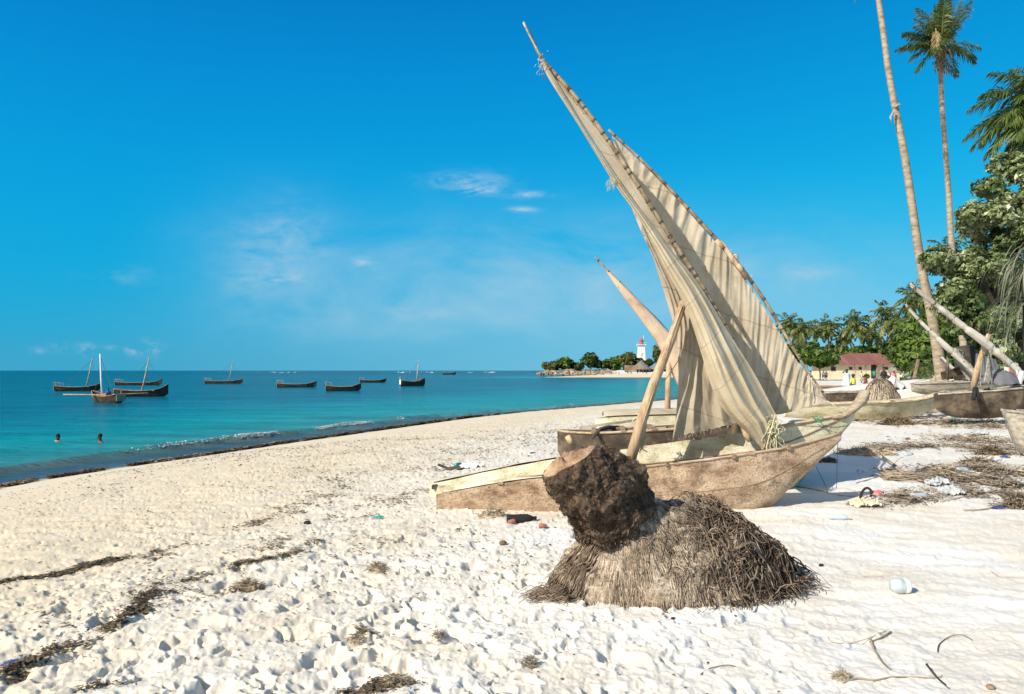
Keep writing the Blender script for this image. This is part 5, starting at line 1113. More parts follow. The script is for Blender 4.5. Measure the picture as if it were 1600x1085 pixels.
def stand(h=1.65, lean=0., armL=None, armR=None, step=.12, bend=0.):
    k = h/1.7; v = lambda x, y, z: Vector((x, y, z))*k
    J = {'pelvis': (v(0, 0, .93), (.13*k, .10*k)), 'waist': (v(0, 0, 1.08), (.11*k, .085*k)), 'chest': (v(0, 0, 1.32), (.145*k, .10*k)), 'neck': (v(0, 0, 1.47), .052*k), 'head0': (v(0, -.01, 1.56), .078*k), 'head1': (v(0, -.015, 1.66), .07*k)}
    for s, sg in (('L', 1), ('R', -1)):
        arm = armL if s == 'L' else armR
        J['sh'+s] = (v(.18*sg, 0, 1.40), .055*k)
        a = arm or ((.25*sg, .03, 1.12), (.27*sg, -.06, .88), (.27*sg, -.10, .79))
        J['el'+s] = (v(*a[0]), .038*k); J['wr'+s] = (v(*a[1]), .027*k); J['hd'+s] = (v(*a[2]), (.034*k, .02*k))
        J['hp'+s] = (v(.09*sg, 0, .88), .085*k); J['kn'+s] = (v(.10*sg, -step*sg, .49), .058*k); J['an'+s] = (v(.10*sg, step*sg, .08), .038*k); J['to'+s] = (v(.11*sg, step*sg-.15, .03), (.035*k, .025*k))
    return J
def torso(mb, J, z=0., a=1.15, low='pelvis', sleeves=.5):
    P0 = J[low][0]; Cc = J['chest'][0]; N_ = J['neck'][0]; r = J['chest'][1][0]
    rows = []; ups = (N_-P0).normalized(); side = (J['shL'][0]-J['shR'][0]).normalized(); fw = side.cross(ups)
    for t, w, d in ((-.08, .98, .85), (.15, .95, .8), (.45, .95, .8), (.75, 1.18, .85), (.9, 1.2, .75), (1.0, .5, .5)):
        c = P0.lerp(N_, t); rows.append([c+side*math.cos(2*math.pi*k/14)*r*w*a+fw*math.sin(2*math.pi*k/14)*r*d*a for k in range(14)])
    mb.grid(rows, True)
    for s in 'LR':
        A = J['sh'+s][0]; B = J['el'+s][0]; mb.tube([A.lerp(Cc, .2), A, A.lerp(B, sleeves*2 if sleeves < .5 else 1.)], [J['sh'+s][1]*1.2, J['sh'+s][1]*1.25, J['el'+s][1]*1.35], 10)
    return mb
def hair_on(J, parent, m=None, tall=1.):
    c = J['head1'][0]; r = J['head1'][1]; return MB().blob(c+Vector((0, .015, .015)), (r*1.15, r*1.25, r*1.05*tall), 12, 8, .06, 5).build('hair', m or MT['hair'], parent)
def skirt(J, z0, flare, name, m, parent, top='waist', folds=.12):
    c = J[top][0]; r = J['pelvis'][1][0]; rows = []
    for i in range(10):
        t = i/9; rr = r*1.2+(flare-r*1.2)*t**.9; z = c.z+(z0-c.z)*t
        rows.append([Vector((c.x+math.cos(a)*rr*(1+folds*t*math.sin(a*7)), c.y+math.sin(a)*rr*.8*(1+folds*t*math.sin(a*7)), z)) for a in [2*math.pi*k/42 for k in range(42)]])
    return MB().grid(rows, True).build(name, m, parent)
def person(px, Y, label, J, rz=0, hair=True, z=None, group='people on the beach'):
    x = (px-800)*Y/F; e = empty('person', (0, 0, 0), label, 'person', group)
    body_mesh(J, 'body', e, MT['skin'])
    if hair: hair_on(J, e)
    return e, (x, Y, zb(x, Y) if z is None else z), rz
def put(p): p[0].location = p[1]; p[0].rotation_euler = (0, 0, p[2])
def shorts(J, m, parent, low=.45):
    mb = MB()
    for s in 'LR': mb.tube([J['pelvis'][0].lerp(J['hp'+s][0], .6)+Vector((0, 0, .04)), J['hp'+s][0], J['hp'+s][0].lerp(J['kn'+s][0], low+.35)], [.12, .105, .085], 12)
    return mb.build('trousers', m, parent)
# woman in pale blue with raised arm
J = stand(1.62, armR=((-.36, -.05, 1.52), (-.12, -.12, 1.66), (-.05, -.12, 1.68)), armL=((.25, .03, 1.12), (.18, -.16, .95), (.15, -.2, .9)))
p = person(1323, 46, 'person in a long pale blue cloth raising one arm to the head', J, rz=.2, z=1.42); torso(MB(), J, sleeves=.3).build('blouse', MT['paleblue'], p[0]); skirt(J, .05, .48, 'dress', MT['paleblue'], p[0], top='chest'); put(p)
# seated person in yellow and black
J = stand(1.55); 
for k in ('pelvis', 'waist', 'chest', 'neck', 'head0', 'head1', 'shL', 'shR', 'elL', 'elR', 'wrL', 'wrR', 'hdL', 'hdR', 'hpL', 'hpR'): J[k] = (J[k][0]-Vector((0, 0, .30)), J[k][1])
for s, sg in (('L', 1), ('R', -1)): J['kn'+s] = (Vector((.14*sg, -.4, .50)), .055); J['an'+s] = (Vector((.14*sg, -.45, .08)), .038); J['to'+s] = (Vector((.15*sg, -.6, .03)), .03)
p = person(1333, 45, 'seated person in a yellow top and wide black skirt beside the pale blue one', J, rz=.5, z=1.45); torso(MB(), J).build('blouse', MT['yellow'], p[0]); skirt(J, .0, .85, 'skirt', MT['darkcloth'], p[0]); MB().blob(J['head1'][0]+Vector((0, .02, .01)), (.1, .11, .11), 12, 8, .05).build('headscarf', MT['darkcloth'], p[0]); put(p)
# man in white shirt, bent forward behind the far mound
J = stand(1.7)
for k, q in (('waist', (-.10, 0, 1.04)), ('chest', (-.34, -.02, 1.20)), ('neck', (-.47, -.03, 1.30)), ('head0', (-.55, -.03, 1.33)), ('head1', (-.63, -.03, 1.38)), ('shL', (-.36, -.18, 1.24)), ('shR', (-.36, .18, 1.24)), ('elL', (-.42, -.22, 1.0)), ('elR', (-.42, .2, 1.0)), ('wrL', (-.55, -.2, .85)), ('wrR', (-.55, .1, .85)), ('hdL', (-.62, -.18, .8)), ('hdR', (-.62, .1, .8))): J[k] = (Vector(q), J[k][1])
p = person(1407, 28.5, 'man in a white shirt leaning forward right behind the far root mound', J, z=1.42); torso(MB(), J, a=1.25).build('shirt', MT['white'], p[0]); shorts(J, MT['navy'], p[0]); put(p)
def simple(px, Y, h, top, bottom, label, rz=0, dress=False, **kw):
    J = stand(h, **kw); p = person(px, Y, label, J, rz=rz)
    if top: torso(MB(), J).build('shirt', MT[top], p[0])
    if dress: skirt(J, .55, .22, 'skirt', MT[bottom], p[0])
    elif bottom: shorts(J, MT[bottom], p[0], .6)
    put(p)
simple(1381, 52, 1.8, 'darkcloth', 'darkcloth', 'tall person in black standing behind the man in the white shirt', .3)
simple(1397, 64, 1.5, 'pink', 'peach', 'woman in a bright pink top and peach skirt in front of the house', .2, dress=True)
simple(1366, 98, 1.65, 'green', 'navy', 'person in a green shirt standing near the dark house door', -.3)
simple(1346, 88, 1.45, 'cream', 'cream', 'child in cream clothes before the house, left of the small shrub', .5)
simple(1408, 88, 1.15, 'white', 'black', 'small child in a white top and black shorts, right of the woman in pink', 0)
simple(1425, 82, 1.5, 'lilac', 'blue', 'person in a lilac top and blue skirt before the round bush', .4, dress=True)
simple(1286.5, 112, 1.6, 'white', 'greycloth', 'person in a white shirt in the tree shade at the left end of the house', .2)
simple(1291, 113, 1.5, 'lilac', 'darkcloth', 'person in pale clothes next to the white shirted one in the shade', -.2)
simple(1352, 66, 1.1, 'brownrust', 'brownrust', 'small person in rusty brown under the shrub before the house', .2)
sh = P(1354, 589, 70); thicket(1354, 588, 70, 5, 4, 7, 900, .12, 300, MT['leaf_mid'], 'small round shrub in front of the house wall', cr=.2, group=None)
# people far away on the headland beach: one kind, copied
J = stand(1.7); fp = person(850, 300, 'tiny person standing on the far beach below the headland', J, group='tiny people on the headland beach', hair=True)
torso(MB(), J).build('shirt', MT['darkcloth'], fp[0]); shorts(J, MT['darkcloth'], fp[0]); put(fp)
for i, px in enumerate((845, 849, 857, 863, 886, 889, 895, 914, 923, 953, 955, 967, 981, 986, 996, 1004, 1010, 1023, 1024, 1048)):
    Y = random.uniform(298.5, 304); x = (px-800)*Y/F; copy_tree(fp[0], (x, Y, zb(x, Y)), random.uniform(0, 6), random.uniform(.85, 1.1))
for i, (px, m) in enumerate(((843.5, 'pink'), (868, 'white'), (861, 'pink'), (960, 'white'), (1042, 'pink'))):
    J2 = stand(1.65); p = person(px, 302, 'tiny person in %s, %s' % ({'pink': 'a red top', 'white': 'a white top'}[m], ('at the very tip of the headland', 'right of the tip rocks', 'beside the tip rocks', 'below the middle of the headland', 'right of the thatched huts')[i]), J2, group='tiny people on the headland beach'); torso(MB(), J2).build('shirt', MT[m], p[0]); shorts(J2, MT[m], p[0]); put(p)
# swimmers
for (px, py, lab, t) in ((90.5, 691, 'swimmer on the left, only head and pale shoulders out of the water', .7), (156.5, 691, 'swimmer on the right, only the dark head and neck out of the water', -.5)):
    Y = 3300/(py-579); x = (px-800)*Y/F; J = stand(1.7); e = empty('person', (0, 0, 0), lab, 'person', 'swimmers near the shore'); body_mesh(J, 'body', e, MT['skin']); hair_on(J, e, tall=1.2)
    hz_ = J['head1'][0]; mb = MB(); mb.blob(hz_+Vector((0, -.085, -.06)), (.016, .022, .03), 8, 6, 0); [mb.blob(hz_+Vector((s*.075, 0, -.05)), (.012, .02, .03), 8, 6, 0) for s in (-1, 1)]; mb.build('face', MT['skin'], e)
    if t > 0: torso(MB(), J).build('shirt', MT['peach'], e)
    e.location = (x, Y, -1.40); e.rotation_euler = (0, 0, t)
# person aboard the nearest anchored boat
J = stand(1.6)
for k in list(J):
    if k[:2] not in ('kn', 'an', 'to'): J[k] = (J[k][0]-Vector((0, 0, .42)), J[k][1])
for s, sg in (('L', 1), ('R', -1)): J['kn'+s] = (Vector((.14*sg, -.38, .42)), .055); J['an'+s] = (Vector((.14*sg, -.3, .08)), .038); J['to'+s] = (Vector((.15*sg, -.45, .03)), .03)
e = empty('person', (0, 0, 0), 'person in a dark blue shirt sitting in the nearest anchored boat', 'person'); body_mesh(J, 'body', e, MT['skin']); hair_on(J, e); torso(MB(), J, a=1.35).build('shirt', MT['blue'], e); shorts(J, MT['blue'], e)
e.location = Vector(sea_near.location)+Vector((.25, -.1, .12)); e.rotation_euler = (0, 0, .6)
# =====================================================================  seaweed, straw and litter
def litter(name, label, cat, X, Y, size, m, lift=.0, seed=0, thin=.12, curl=.6, zr=.02):
    rg = np.random.default_rng(seed); n = len(X); Z = height(X, Y)+lift; keep = Z > .01; X, Y, Z = X[keep], Y[keep], Z[keep]; n = len(X); size = size[keep] if hasattr(size, '__len__') else np.full(n, size)
    a = rg.uniform(0, 6.28, n); V = np.zeros((n, 6, 3)); z0 = Z+rg.uniform(0, zr, n)*np.minimum(size/.06, 3)
    for i in range(3):
        t = i/2-.5; cx = X+size*t*np.cos(a+curl*(t)*rg.normal(0, 1, n)*2); cy = Y+size*t*np.sin(a+curl*t*2); cz = z0+size*rg.uniform(-.02, .16, n)*(1 if i == 1 else rg.uniform(0, 1, n))+.003
        w = size*thin*(1-.4*(i != 1)); tl = rg.normal(0, .6, n)
        V[:, 2*i] = np.stack([cx-np.sin(a)*w, cy+np.cos(a)*w, cz+w*tl*.5], 1); V[:, 2*i+1] = np.stack([cx+np.sin(a)*w, cy-np.cos(a)*w, cz-w*tl*.5], 1)
    b = np.arange(n)[:, None]*6; Fq = np.concatenate([b+[0, 1, 3, 2], b+[2, 3, 5, 4]]).reshape(-1, 4)
    o = npmesh(name, V.reshape(-1, 3), Fq, m); return tag(o, label, cat, kind='stuff')
MT['weed'] = mat('weed', [(.05, .035, .02), (.13, .095, .055), (.24, .185, .115)], .8, bump=0, island=.5)
MT['straw'] = mat('straw', [(.20, .15, .10), (.38, .30, .205), (.55, .46, .34)], 1., bump=0, island=.4)
MT['weed_grey'] = mat('weed_grey', [(.10, .08, .06), (.22, .175, .13), (.32, .26, .2)], 1., bump=0, island=.45)
def band(pts, n, w, seed, den=.45, fr=1.2):
    """random points along a ground polyline given in picture points"""
    rg = np.random.default_rng(seed); g = np.array([tuple(G(*p))[:2] for p in pts]); s = np.r_[0, np.cumsum(np.linalg.norm(np.diff(g, axis=0), axis=1))]
    t = rg.uniform(0, s[-1], n); x = np.interp(t, s, g[:, 0]); y = np.interp(t, s, g[:, 1]); w_ = np.interp(t, s, np.linspace(w[0], w[1], len(s))) if hasattr(w, '__len__') else w
    x = x+rg.normal(0, 1, n)*w_; y = y+rg.normal(0, 1, n)*w_*.9; k = vn(x*fr, y*fr, seed)*.7+.8*vn(x*fr*3.6, y*fr*3.6, seed+1)+rg.uniform(-.35, .35, n) > (.5-den)*1.3
    return x[k], y[k]
def shx(y): return np.interp(y, SHORE[:, 1], SHORE[:, 0])
rg = np.random.default_rng(9)
y = rg.uniform(13, 62, 26000); off = .95+.35*vn(y*.35, y*0, 3)+rg.normal(0, .17, y.size)*(.6+.8*np.abs(vn(y*.8, y*0, 4))); x = shx(y)+off*1.08
k = vn(x*.0+y*1.1, y*0, 61)+.8*vn(x*2.2, y*2.2, 62) > -.12; litter('shore_weed', 'dark band of washed up seaweed along the edge of the water', 'seaweed', x[k], y[k], .05+.0035*y[k], MT['weed'], seed=1, thin=.2, zr=.05)
xs = []; ys = []; sz = []
for i, (pts, n, w, den, s) in enumerate((
        ([(0, 914), (80, 897), (150, 880), (250, 858)], 2300, .045, .64, .045), ([(150, 882), (240, 868), (330, 832), (400, 815), (470, 795), (540, 770)], 2400, (.10, .25), .30, .05),
        ([(0, 1060), (60, 1030), (110, 1010), (140, 1000), (180, 975), (230, 950)], 2600, .045, .62, .04), ([(180, 985), (250, 918), (300, 905), (340, 895), (380, 880), (450, 868), (500, 845)], 3300, .04, .60, .042), ([(400, 870), (520, 830), (600, 790), (680, 760)], 2200, (.2, .4), .25, .05),
        ([(480, 765), (560, 745), (640, 730), (700, 715), (760, 700), (860, 680), (930, 660)], 5200, (.6, 1.0), .22, .07), ([(430, 845), (520, 870), (620, 850), (700, 830)], 900, .4, .2, .045),
        ([(130, 1075), (200, 1062)], 300, .05, .5, .035), ([(540, 1082), (590, 1072), (640, 1060)], 1100, .045, .5, .028), ([(370, 920), (400, 915)], 500, .05, .6, .04), ([(560, 985), (575, 982)], 160, .03, .6, .03), ([(855, 845), (700, 860)], 200, .3, .3, .04), ([(100, 960), (200, 950), (330, 905)], 900, .3, .3, .04), ([(0, 960), (50, 1000)], 300, .3, .3, .04))):
    x, y = band(pts, n, w, 400+i, den); xs.append(x); ys.append(y); sz.append(np.full(len(x), s))
X = np.concatenate(xs); Y = np.concatenate(ys); S = np.concatenate(sz)*rg.uniform(.5, 1.4, len(X)); litter('drift_weed', 'scattered dark brown seaweed lines across the open sand', 'seaweed', X, Y, S, MT['weed'], seed=2, thin=.16, zr=.022)
n = 20000; x = rg.uniform(-12, 1.5, n); y = rg.uniform(3.4, 22, n); d = shore_d(x, y); k = (d > 3) & (rg.uniform(0, 1, n) < .25+.9*np.clip(vn(x*.6, y*.6, 500), 0, 1)); litter('weed_crumbs', 'tiny crumbs of weed and twig sprinkled over the sand', 'seaweed', x[k], y[k], rg.uniform(.008, .036, k.sum())*(.55+y[k]*.075), MT['weed'], seed=3, thin=.3)
xs = []; ys = []; sz = []
for i, (pts, n, w, den, s) in enumerate((
        ([(1400, 662), (1460, 660), (1530, 662), (1590, 668)], 5200, (.8, 1.), .48, .13), ([(1480, 685), (1540, 690), (1600, 695)], 4200, .5, .52, .10), ([(1330, 708), (1380, 702), (1440, 696), (1520, 700), (1600, 712)], 5200, (.16, .4), .52, .10),
        ([(1470, 735), (1530, 738), (1600, 745)], 4600, .32, .55, .085), ([(1390, 742), (1460, 748), (1540, 755), (1600, 765)], 3600, .22, .45, .08), ([(1400, 782), (1450, 772), (1510, 768), (1600, 775)], 3600, .17, .5, .07), ([(1570, 790), (1600, 800)], 800, .08, .6, .06),
        ([(1300, 650), (1400, 645), (1500, 648)], 3000, .5, .35, .13), ([(1340, 640), (1450, 640)], 2000, .8, .35, .13), ([(1340, 790), (1400, 785)], 300, .12, .5, .05), ([(1440, 610), (1500, 606), (1590, 602)], 2600, 1., .45, .16))):
    x, y = band(pts, n, w, 600+i, den); xs.append(x); ys.append(y); sz.append(np.full(len(x), s))
X = np.concatenate(xs); Y = np.concatenate(ys); S = np.concatenate(sz)*rg.uniform(.5, 1.6, len(X)); k = rg.uniform(0, 1, len(X)) < .62
litter('dry_straw', 'pale dry straw, reed and husk drifted over the sand on the right', 'straw', X[k], Y[k], S[k]*1.3, MT['straw'], seed=4, thin=.055, curl=.35, zr=.03); litter('drift_husk', 'brown grey husk and leaf litter on the right side of the beach', 'beach litter', X[~k], Y[~k], S[~k]*.8, MT['weed_grey'], seed=5, thin=.16, zr=.03)
def heap(px, py, wpx, hgt, n, s, m, name, label, cat, thin=.08, seed=1, rad=None):
    g = G(px, py); r = (wpx/2)*g.y/F; rg = np.random.default_rng(seed); e = []
    rows = []
    for i in range(9):
        t = i/8; rows.append([Vector((g.x+math.cos(a)*r*t, g.y+math.sin(a)*r*.55*t, zb(g.x, g.y)-.03+hgt*(1-t*t)*(1+.5*mnoise.noise(Vector((math.cos(a)*3*t, math.sin(a)*3*t, seed)))))) for a in [6.283*q/24 for q in range(24)]])
    o = MB().grid(rows, True).build(name, m, smooth=True, origin=g); tag(o, label, cat)
    V = []; Fq = []
    for i in range(n):
        t = rg.uniform(0, 1)**.5*1.12; a = rg.uniform(0, 6.28); c = np.array([g.x+math.cos(a)*r*t, g.y+math.sin(a)*r*.55*t, zb(g.x, g.y)+hgt*max(0, 1-t*t)+rg.uniform(-.01, .02)]); d = rg.normal(0, 1, 3)*[1, .8, .35]; d /= np.linalg.norm(d); w = np.cross(d, rg.normal(0, 1, 3)); w /= np.linalg.norm(w); L_ = s*rg.uniform(.5, 1.4); V += [c-w*L_*thin, c+w*L_*thin, c+d*L_+w*L_*thin*.4, c+d*L_-w*L_*thin*.4]
    npmesh('strands', np.array(V), np.arange(4*n).reshape(-1, 4), m, o, origin=tuple(g))['kind'] = 'stuff'; return o
heap(1402, 664, 52, .16, 900, .13, MT['weed'], 'weed_pile', 'blackish heap of seaweed on the sand right of the cream canoe bow', 'seaweed pile', seed=11)
heap(1350, 710, 86, .10, 800, .10, MT['straw'], 'straw_pile', 'long low heap of tan straw right of the front canoe tip', 'straw pile', seed=12)
heap(1294, 722, 26, .06, 260, .07, MT['weed'], 'weed_pile', 'small dark weed clump close under the front canoe tip', 'seaweed pile', seed=13)
heap(1548, 712, 42, .14, 500, .10, MT['weed'], 'weed_pile', 'dark brown matted heap near the right edge, below the pale canoe end', 'seaweed pile', seed=14)
heap(1530, 727, 60, .10, 420, .10, MT['weed_grey'], 'straw_pile', 'grey brown tangle of husk just in front of the dark matted heap', 'straw pile', seed=15)
heap(1590, 792, 44, .13, 420, .10, MT['weed_grey'], 'straw_pile', 'grey tangle of reeds at the right edge, nearest of the straw heaps', 'straw pile', seed=16)
heap(1475, 742, 40, .09, 420, .09, MT['straw'], 'straw_pile', 'bunch of upright tan reeds beside the twig bundle', 'straw pile', seed=17)
heap(590, 890, 30, .05, 300, .04, MT['straw'], 'weed_clump', 'tan and brown clump on the open sand left of the stump', 'seaweed clump', seed=18)
heap(388, 918, 38, .05, 420, .045, MT['straw'], 'coral_twigs', 'pale branching clump left of centre on the trampled sand', 'dry clump', seed=19)
heap(558, 1002, 26, .03, 240, .026, MT['straw'], 'weed_clump', 'small grey brown clump in the lower left foreground', 'seaweed clump', seed=20)
heap(622, 1068, 50, .03, 420, .026, MT['straw'], 'weed_clump', 'flat brown grey clump at the bottom edge, left of centre', 'seaweed clump', seed=21)
heap(829, 1040, 24, .04, 220, .025, MT['weed_grey'], 'weed_clump', 'round lacy clump near the bottom edge, below the stump', 'seaweed clump', seed=22)
heap(1316, 1060, 30, .035, 260, .022, MT['straw'], 'weed_clump', 'lacy tan clump near the bottom edge on the right', 'seaweed clump', seed=23)
heap(770, 808, 46, .09, 360, .05, MT['straw'], 'coral_clump', 'knobbly tan and pink lump against the front canoe hull', 'coral lump', seed=24)
heap(685, 996, 18, .03, 160, .025, MT['weed_grey'], 'weed_clump', 'tiny brown clump on the foreground sand below the trampled centre', 'seaweed clump', seed=25)
# twigs and sticks placed one by one
def stick(pts, r, name, label, m='driftwood', cat='stick', lift=.008, n=6):
    g = [G(*p[:2])+Vector((0, 0, lift+(p[2] if len(p) > 2 else 0))) for p in pts]; mb = MB(); a = lerp_poly([tuple(q) for q in g], 22); mb.tube([Vector(q) for q in a], [r*(1-.5*i/21) for i in range(22)], n, wob=.15); o = mb.build(name, MT[m], origin=g[0]); return tag(o, label, cat)
stick([(1294, 994), (1300, 1004), (1330, 1006), (1360, 998), (1382, 988), (1384, 990), (1372, 994)], .0035, 'dry_vine', 'thin looping tan vine on the foreground sand at lower right', 'straw')
stick([(1361, 1000), (1366, 1018), (1380, 1038), (1391, 1050)], .008, 'stick', 'forked grey stick crossing the looping vine', 'driftwood')
stick([(1392, 990), (1376, 1000), (1358, 1002)], .006, 'stick', 'short dark twig at the top of the looping vine', 'bark')
stick([(1316, 1068), (1340, 1062), (1365, 1064), (1400, 1060), (1460, 1064), (1472, 1062)], .005, 'stick', 'long tan stalk lying at the bottom edge beside the lacy clump', 'straw')
stick([(1448, 1046), (1462, 1068), (1478, 1084)], .007, 'stick', 'black stick sticking out at the bottom edge, right', 'dark_bark', lift=.03)
stick([(1465, 1015), (1468, 1006), (1486, 996), (1505, 995), (1520, 1002)], .003, 'stick', 'thin black curved twig on the white sand at lower right', 'dark_bark')
stick([(1536, 880), (1560, 900), (1568, 902), (1600, 902)], .003, 'stick', 'thin bent stalk on the smooth sand near the right edge', 'straw')
stick([(1348, 900), (1395, 900)], .003, 'stick', 'straight pale stalk left of the glass jar', 'straw')
stick([(1212, 758), (1270, 766), (1310, 774), (1350, 777)], .010, 'stick', 'long thin root lying on the sand right of the front canoe', 'driftwood')
stick([(1275, 745, .1), (1288, 760, .03), (1293, 772)], .006, 'stick', 'short curved twig standing in the canoe shadow', 'bark')
stick([(1338, 757), (1380, 742), (1404, 728, .10), (1412, 726, .12)], .008, 'stick', 'thin twig leaning on the left end of the twig bundle', 'driftwood')
stick([(1640, 700), (1600, 698), (1560, 700), (1520, 693)], .022, 'stick', 'long dark branch below the pale canoe end at the right edge', 'dark_bark')
stick([(1506, 797), (1530, 797), (1555, 793)], .010, 'stick', 'grey split stick near the right edge, left of the nearest reed tangle', 'driftwood')
stick([(1095, 1062), (1110, 1046), (1135, 1040), (1150, 1042)], .004, 'stick', 'curled brown twig near the bottom edge below the stump', 'bark')
stick([(1470, 785), (1520, 775), (1600, 760)], .012, 'stick', 'long grey pole half buried in the straw at the right', 'grey_plank')
mb = MB(); 
for k in range(60):
    a = G(1382+random.gauss(0, 5), 745+random.gauss(0, 4))+Vector((0, 0, random.uniform(.0, .08))); b = G(1460+random.gauss(0, 8), 752+random.gauss(0, 3))+Vector((0, 0, random.uniform(.01, .07))); c = (a+b)/2+Vector((random.gauss(0, .03), random.gauss(0, .03), random.uniform(-.02, .04))); mb.tube([a, c, b], [.008, .007, .003], 5)
mb.tube([G(1380, 730)+Vector((0, 0, .16)), G(1404, 745)+Vector((0, 0, .10)), G(1420, 752)+Vector((0, 0, .03))], [.02, .03, .02], 7)
g0 = G(1420, 750); tag(mb.build('twig_bundle', MT['driftwood'], origin=g0), 'fan shaped bundle of pale twigs on the sand right of the long hull shadow', 'twigs')
# red cord hanging from the front canoe tip to the sand
a = P(1309, 690, 8.25); b = G(1307, 764); mb = MB(); rope(mb, [a, b], .004, 0); tag(mb.build('hanging_cord', MT['brownrust'], origin=b), 'thin reddish cord running straight down from the tip of the front canoe', 'cord')
# jar lying on the sand
g = G(1410, 925); e = empty('glass_jar', g, 'clear round jar with a white lid lying on the bright sand at the right', 'jar'); rot = Matrix.Rotation(R(90), 3, 'Y') @ Matrix.Rotation(R(-8), 3, 'X'); rot = Matrix.Rotation(R(-12), 3, 'Z') @ rot
MB().lathe(g+Vector((-.03, 0, .045)), [(.004, -.055), (.035, -.052), (.052, -.03), (.055, 0), (.05, .035), (.042, .045)], 22, rot).build('jar', MT['clear_plastic'], e)
MB().lathe(g+Vector((-.03, 0, .045)), [(.044, .040), (.052, .042), (.052, .072), (.046, .076), (.001, .076)], 22, rot).build('lid', MT['white'], e)
def bottle(px, py, L_, r, ang, m, cap, label):
    g = G(px, py); e = empty('plastic_bottle', g, label, 'bottle'); rot = Matrix.Rotation(R(ang), 3, 'Z') @ Matrix.Rotation(R(90), 3, 'Y')
    MB().lathe(g+Vector((0, 0, r*.9)), [(.004, -L_/2), (r*.9, -L_/2+.004), (r, -L_*.42), (r*.93, -L_*.2), (r, 0), (r*.95, L_*.2), (r*.5, L_*.36), (r*.34, L_*.4), (r*.34, L_*.46)], 14, rot).build('bottle', MT[m], e)
    MB().lathe(g+Vector((0, 0, r*.9)), [(r*.42, L_*.43), (r*.42, L_*.5), (.001, L_*.5)], 12, rot).build('cap', MT[cap], e)
bottle(1438, 780, .24, .045, 5, 'clear_plastic', 'blue', 'clear plastic bottle with a blue cap lying in the straw')
bottle(1311, 812, .22, .035, -14, 'clear_plastic', 'white', 'flattened clear bottle alone on the smooth sand right of the roots')
bottle(1505, 740, .22, .038, 10, 'clear_plastic', 'blue', 'pale blue bottle in the reed litter near the right edge')
bottle(1420, 712, .2, .034, 20, 'clear_plastic', 'navy', 'clear bottle with a dark cap beside the tan straw heap')
bottle(716, 729, .26, .04, 70, 'green_glass', 'teal', 'green bottle standing by the white sack left of the boats')
bottle(815, 816, .34, .05, 8, 'black', 'black', 'dark bottle lying under the front canoe hull')
def rag(px, py, w, d, h, m, label, name='rag', cat='rag', seed=1, rot=0.):
    g = G(px, py); rows = []
    for i in range(22):
        row = []
        for k in range(22):
            u = (i/21-.5); v = (k/21-.5); q = Vector((u*w, v*d, 0)); q.rotate(Matrix.Rotation(rot, 3, 'Z')) if False else None
            z = h*(1-4*max(u*u, v*v))*.6+h*.8*abs(mnoise.noise(Vector((u*5, v*5, seed))))+h*.3*mnoise.noise(Vector((u*14, v*14, seed)))
            s = 1+.25*mnoise.noise(Vector((u*3+seed, v*3, 5))); x = g.x+(u*math.cos(rot)*w-v*math.sin(rot)*d)*s; y_ = g.y+(u*math.sin(rot)*w+v*math.cos(rot)*d)*s; row.append(Vector((x, y_, zb(x, y_)+max(.0, z)+.006)))
        rows.append(row)
    return tag(MB().grid(rows).build(name, MT[m], origin=g), label, cat)
rag(738, 731, .46, .34, .11, 'white', 'crumpled white sack lying left of the cream canoe', 'sack', 'sack', 3, .2)
rag(592, 810, .10, .07, .03, 'teal', 'teal scrap of plastic on the sand left of the front canoe', 'plastic_scrap', 'plastic', 4)
rag(832, 709, .12, .08, .03, 'blue', 'small blue scrap on the sand behind the cream canoe', 'plastic_scrap', 'plastic', 5)
rag(1465, 757, .30, .2, .09, 'bag', 'whitish plastic bag in the straw behind the blue capped bottle', 'plastic_bag', 'plastic bag', 6)
rag(1487, 772, .34, .22, .10, 'bag', 'torn grey white bag at the foot of the reed tangle', 'plastic_bag', 'plastic bag', 7)
rag(1560, 795, .14, .05, .03, 'navy', 'small dark blue scrap on the sand near the right edge', 'plastic_scrap', 'plastic', 8)
rag(1493, 655, .25, .15, .06, 'teal', 'bright green scrap of net in the far litter on the right', 'net_scrap', 'plastic', 9)
rag(1420, 695, .12, .1, .02, 'green', 'pale green scrap near the tan straw heap', 'plastic_scrap', 'plastic', 10)
rag(1526, 678, .5, .3, .10, 'bag', 'white torn plastic sheet in the litter below the dark canoe', 'plastic_sheet', 'plastic', 12)
rag(1370, 774, .15, .12, .06, 'pink', 'pink scrap of cloth on top of the tan cloth', 'rag', 'rag', 13)
rag(1352, 790, .34, .2, .10, 'cream', 'tan cloth and rope heap on the sand right of the front canoe', 'rag', 'rag', 14, .2)
rag(1570, 716, .16, .1, .04, 'blue', 'blue cap shaped scrap at the side of the dark matted heap', 'plastic_scrap', 'plastic', 15)
rag(18, 1040, .10, .06, .03, 'blue', 'blue scrap among the weed in the lower left corner', 'plastic_scrap', 'plastic', 16)
rag(1418, 688, .1, .09, .06, 'brownrust', 'small rusty brown lump on the sand below the weed heap', 'husk', 'husk', 17)
mb = MB(); g = G(1350, 780); rope(mb, [g+Vector((-.05, 0, 0)), g+Vector((-.0, .03, .10)), g+Vector((.06, .03, .14)), g+Vector((.10, 0, .09)), g+Vector((.08, 0, .04))], .016); tag(mb.build('black_strap', MT['black'], origin=g), 'curved black strap standing on the tan cloth', 'strap')
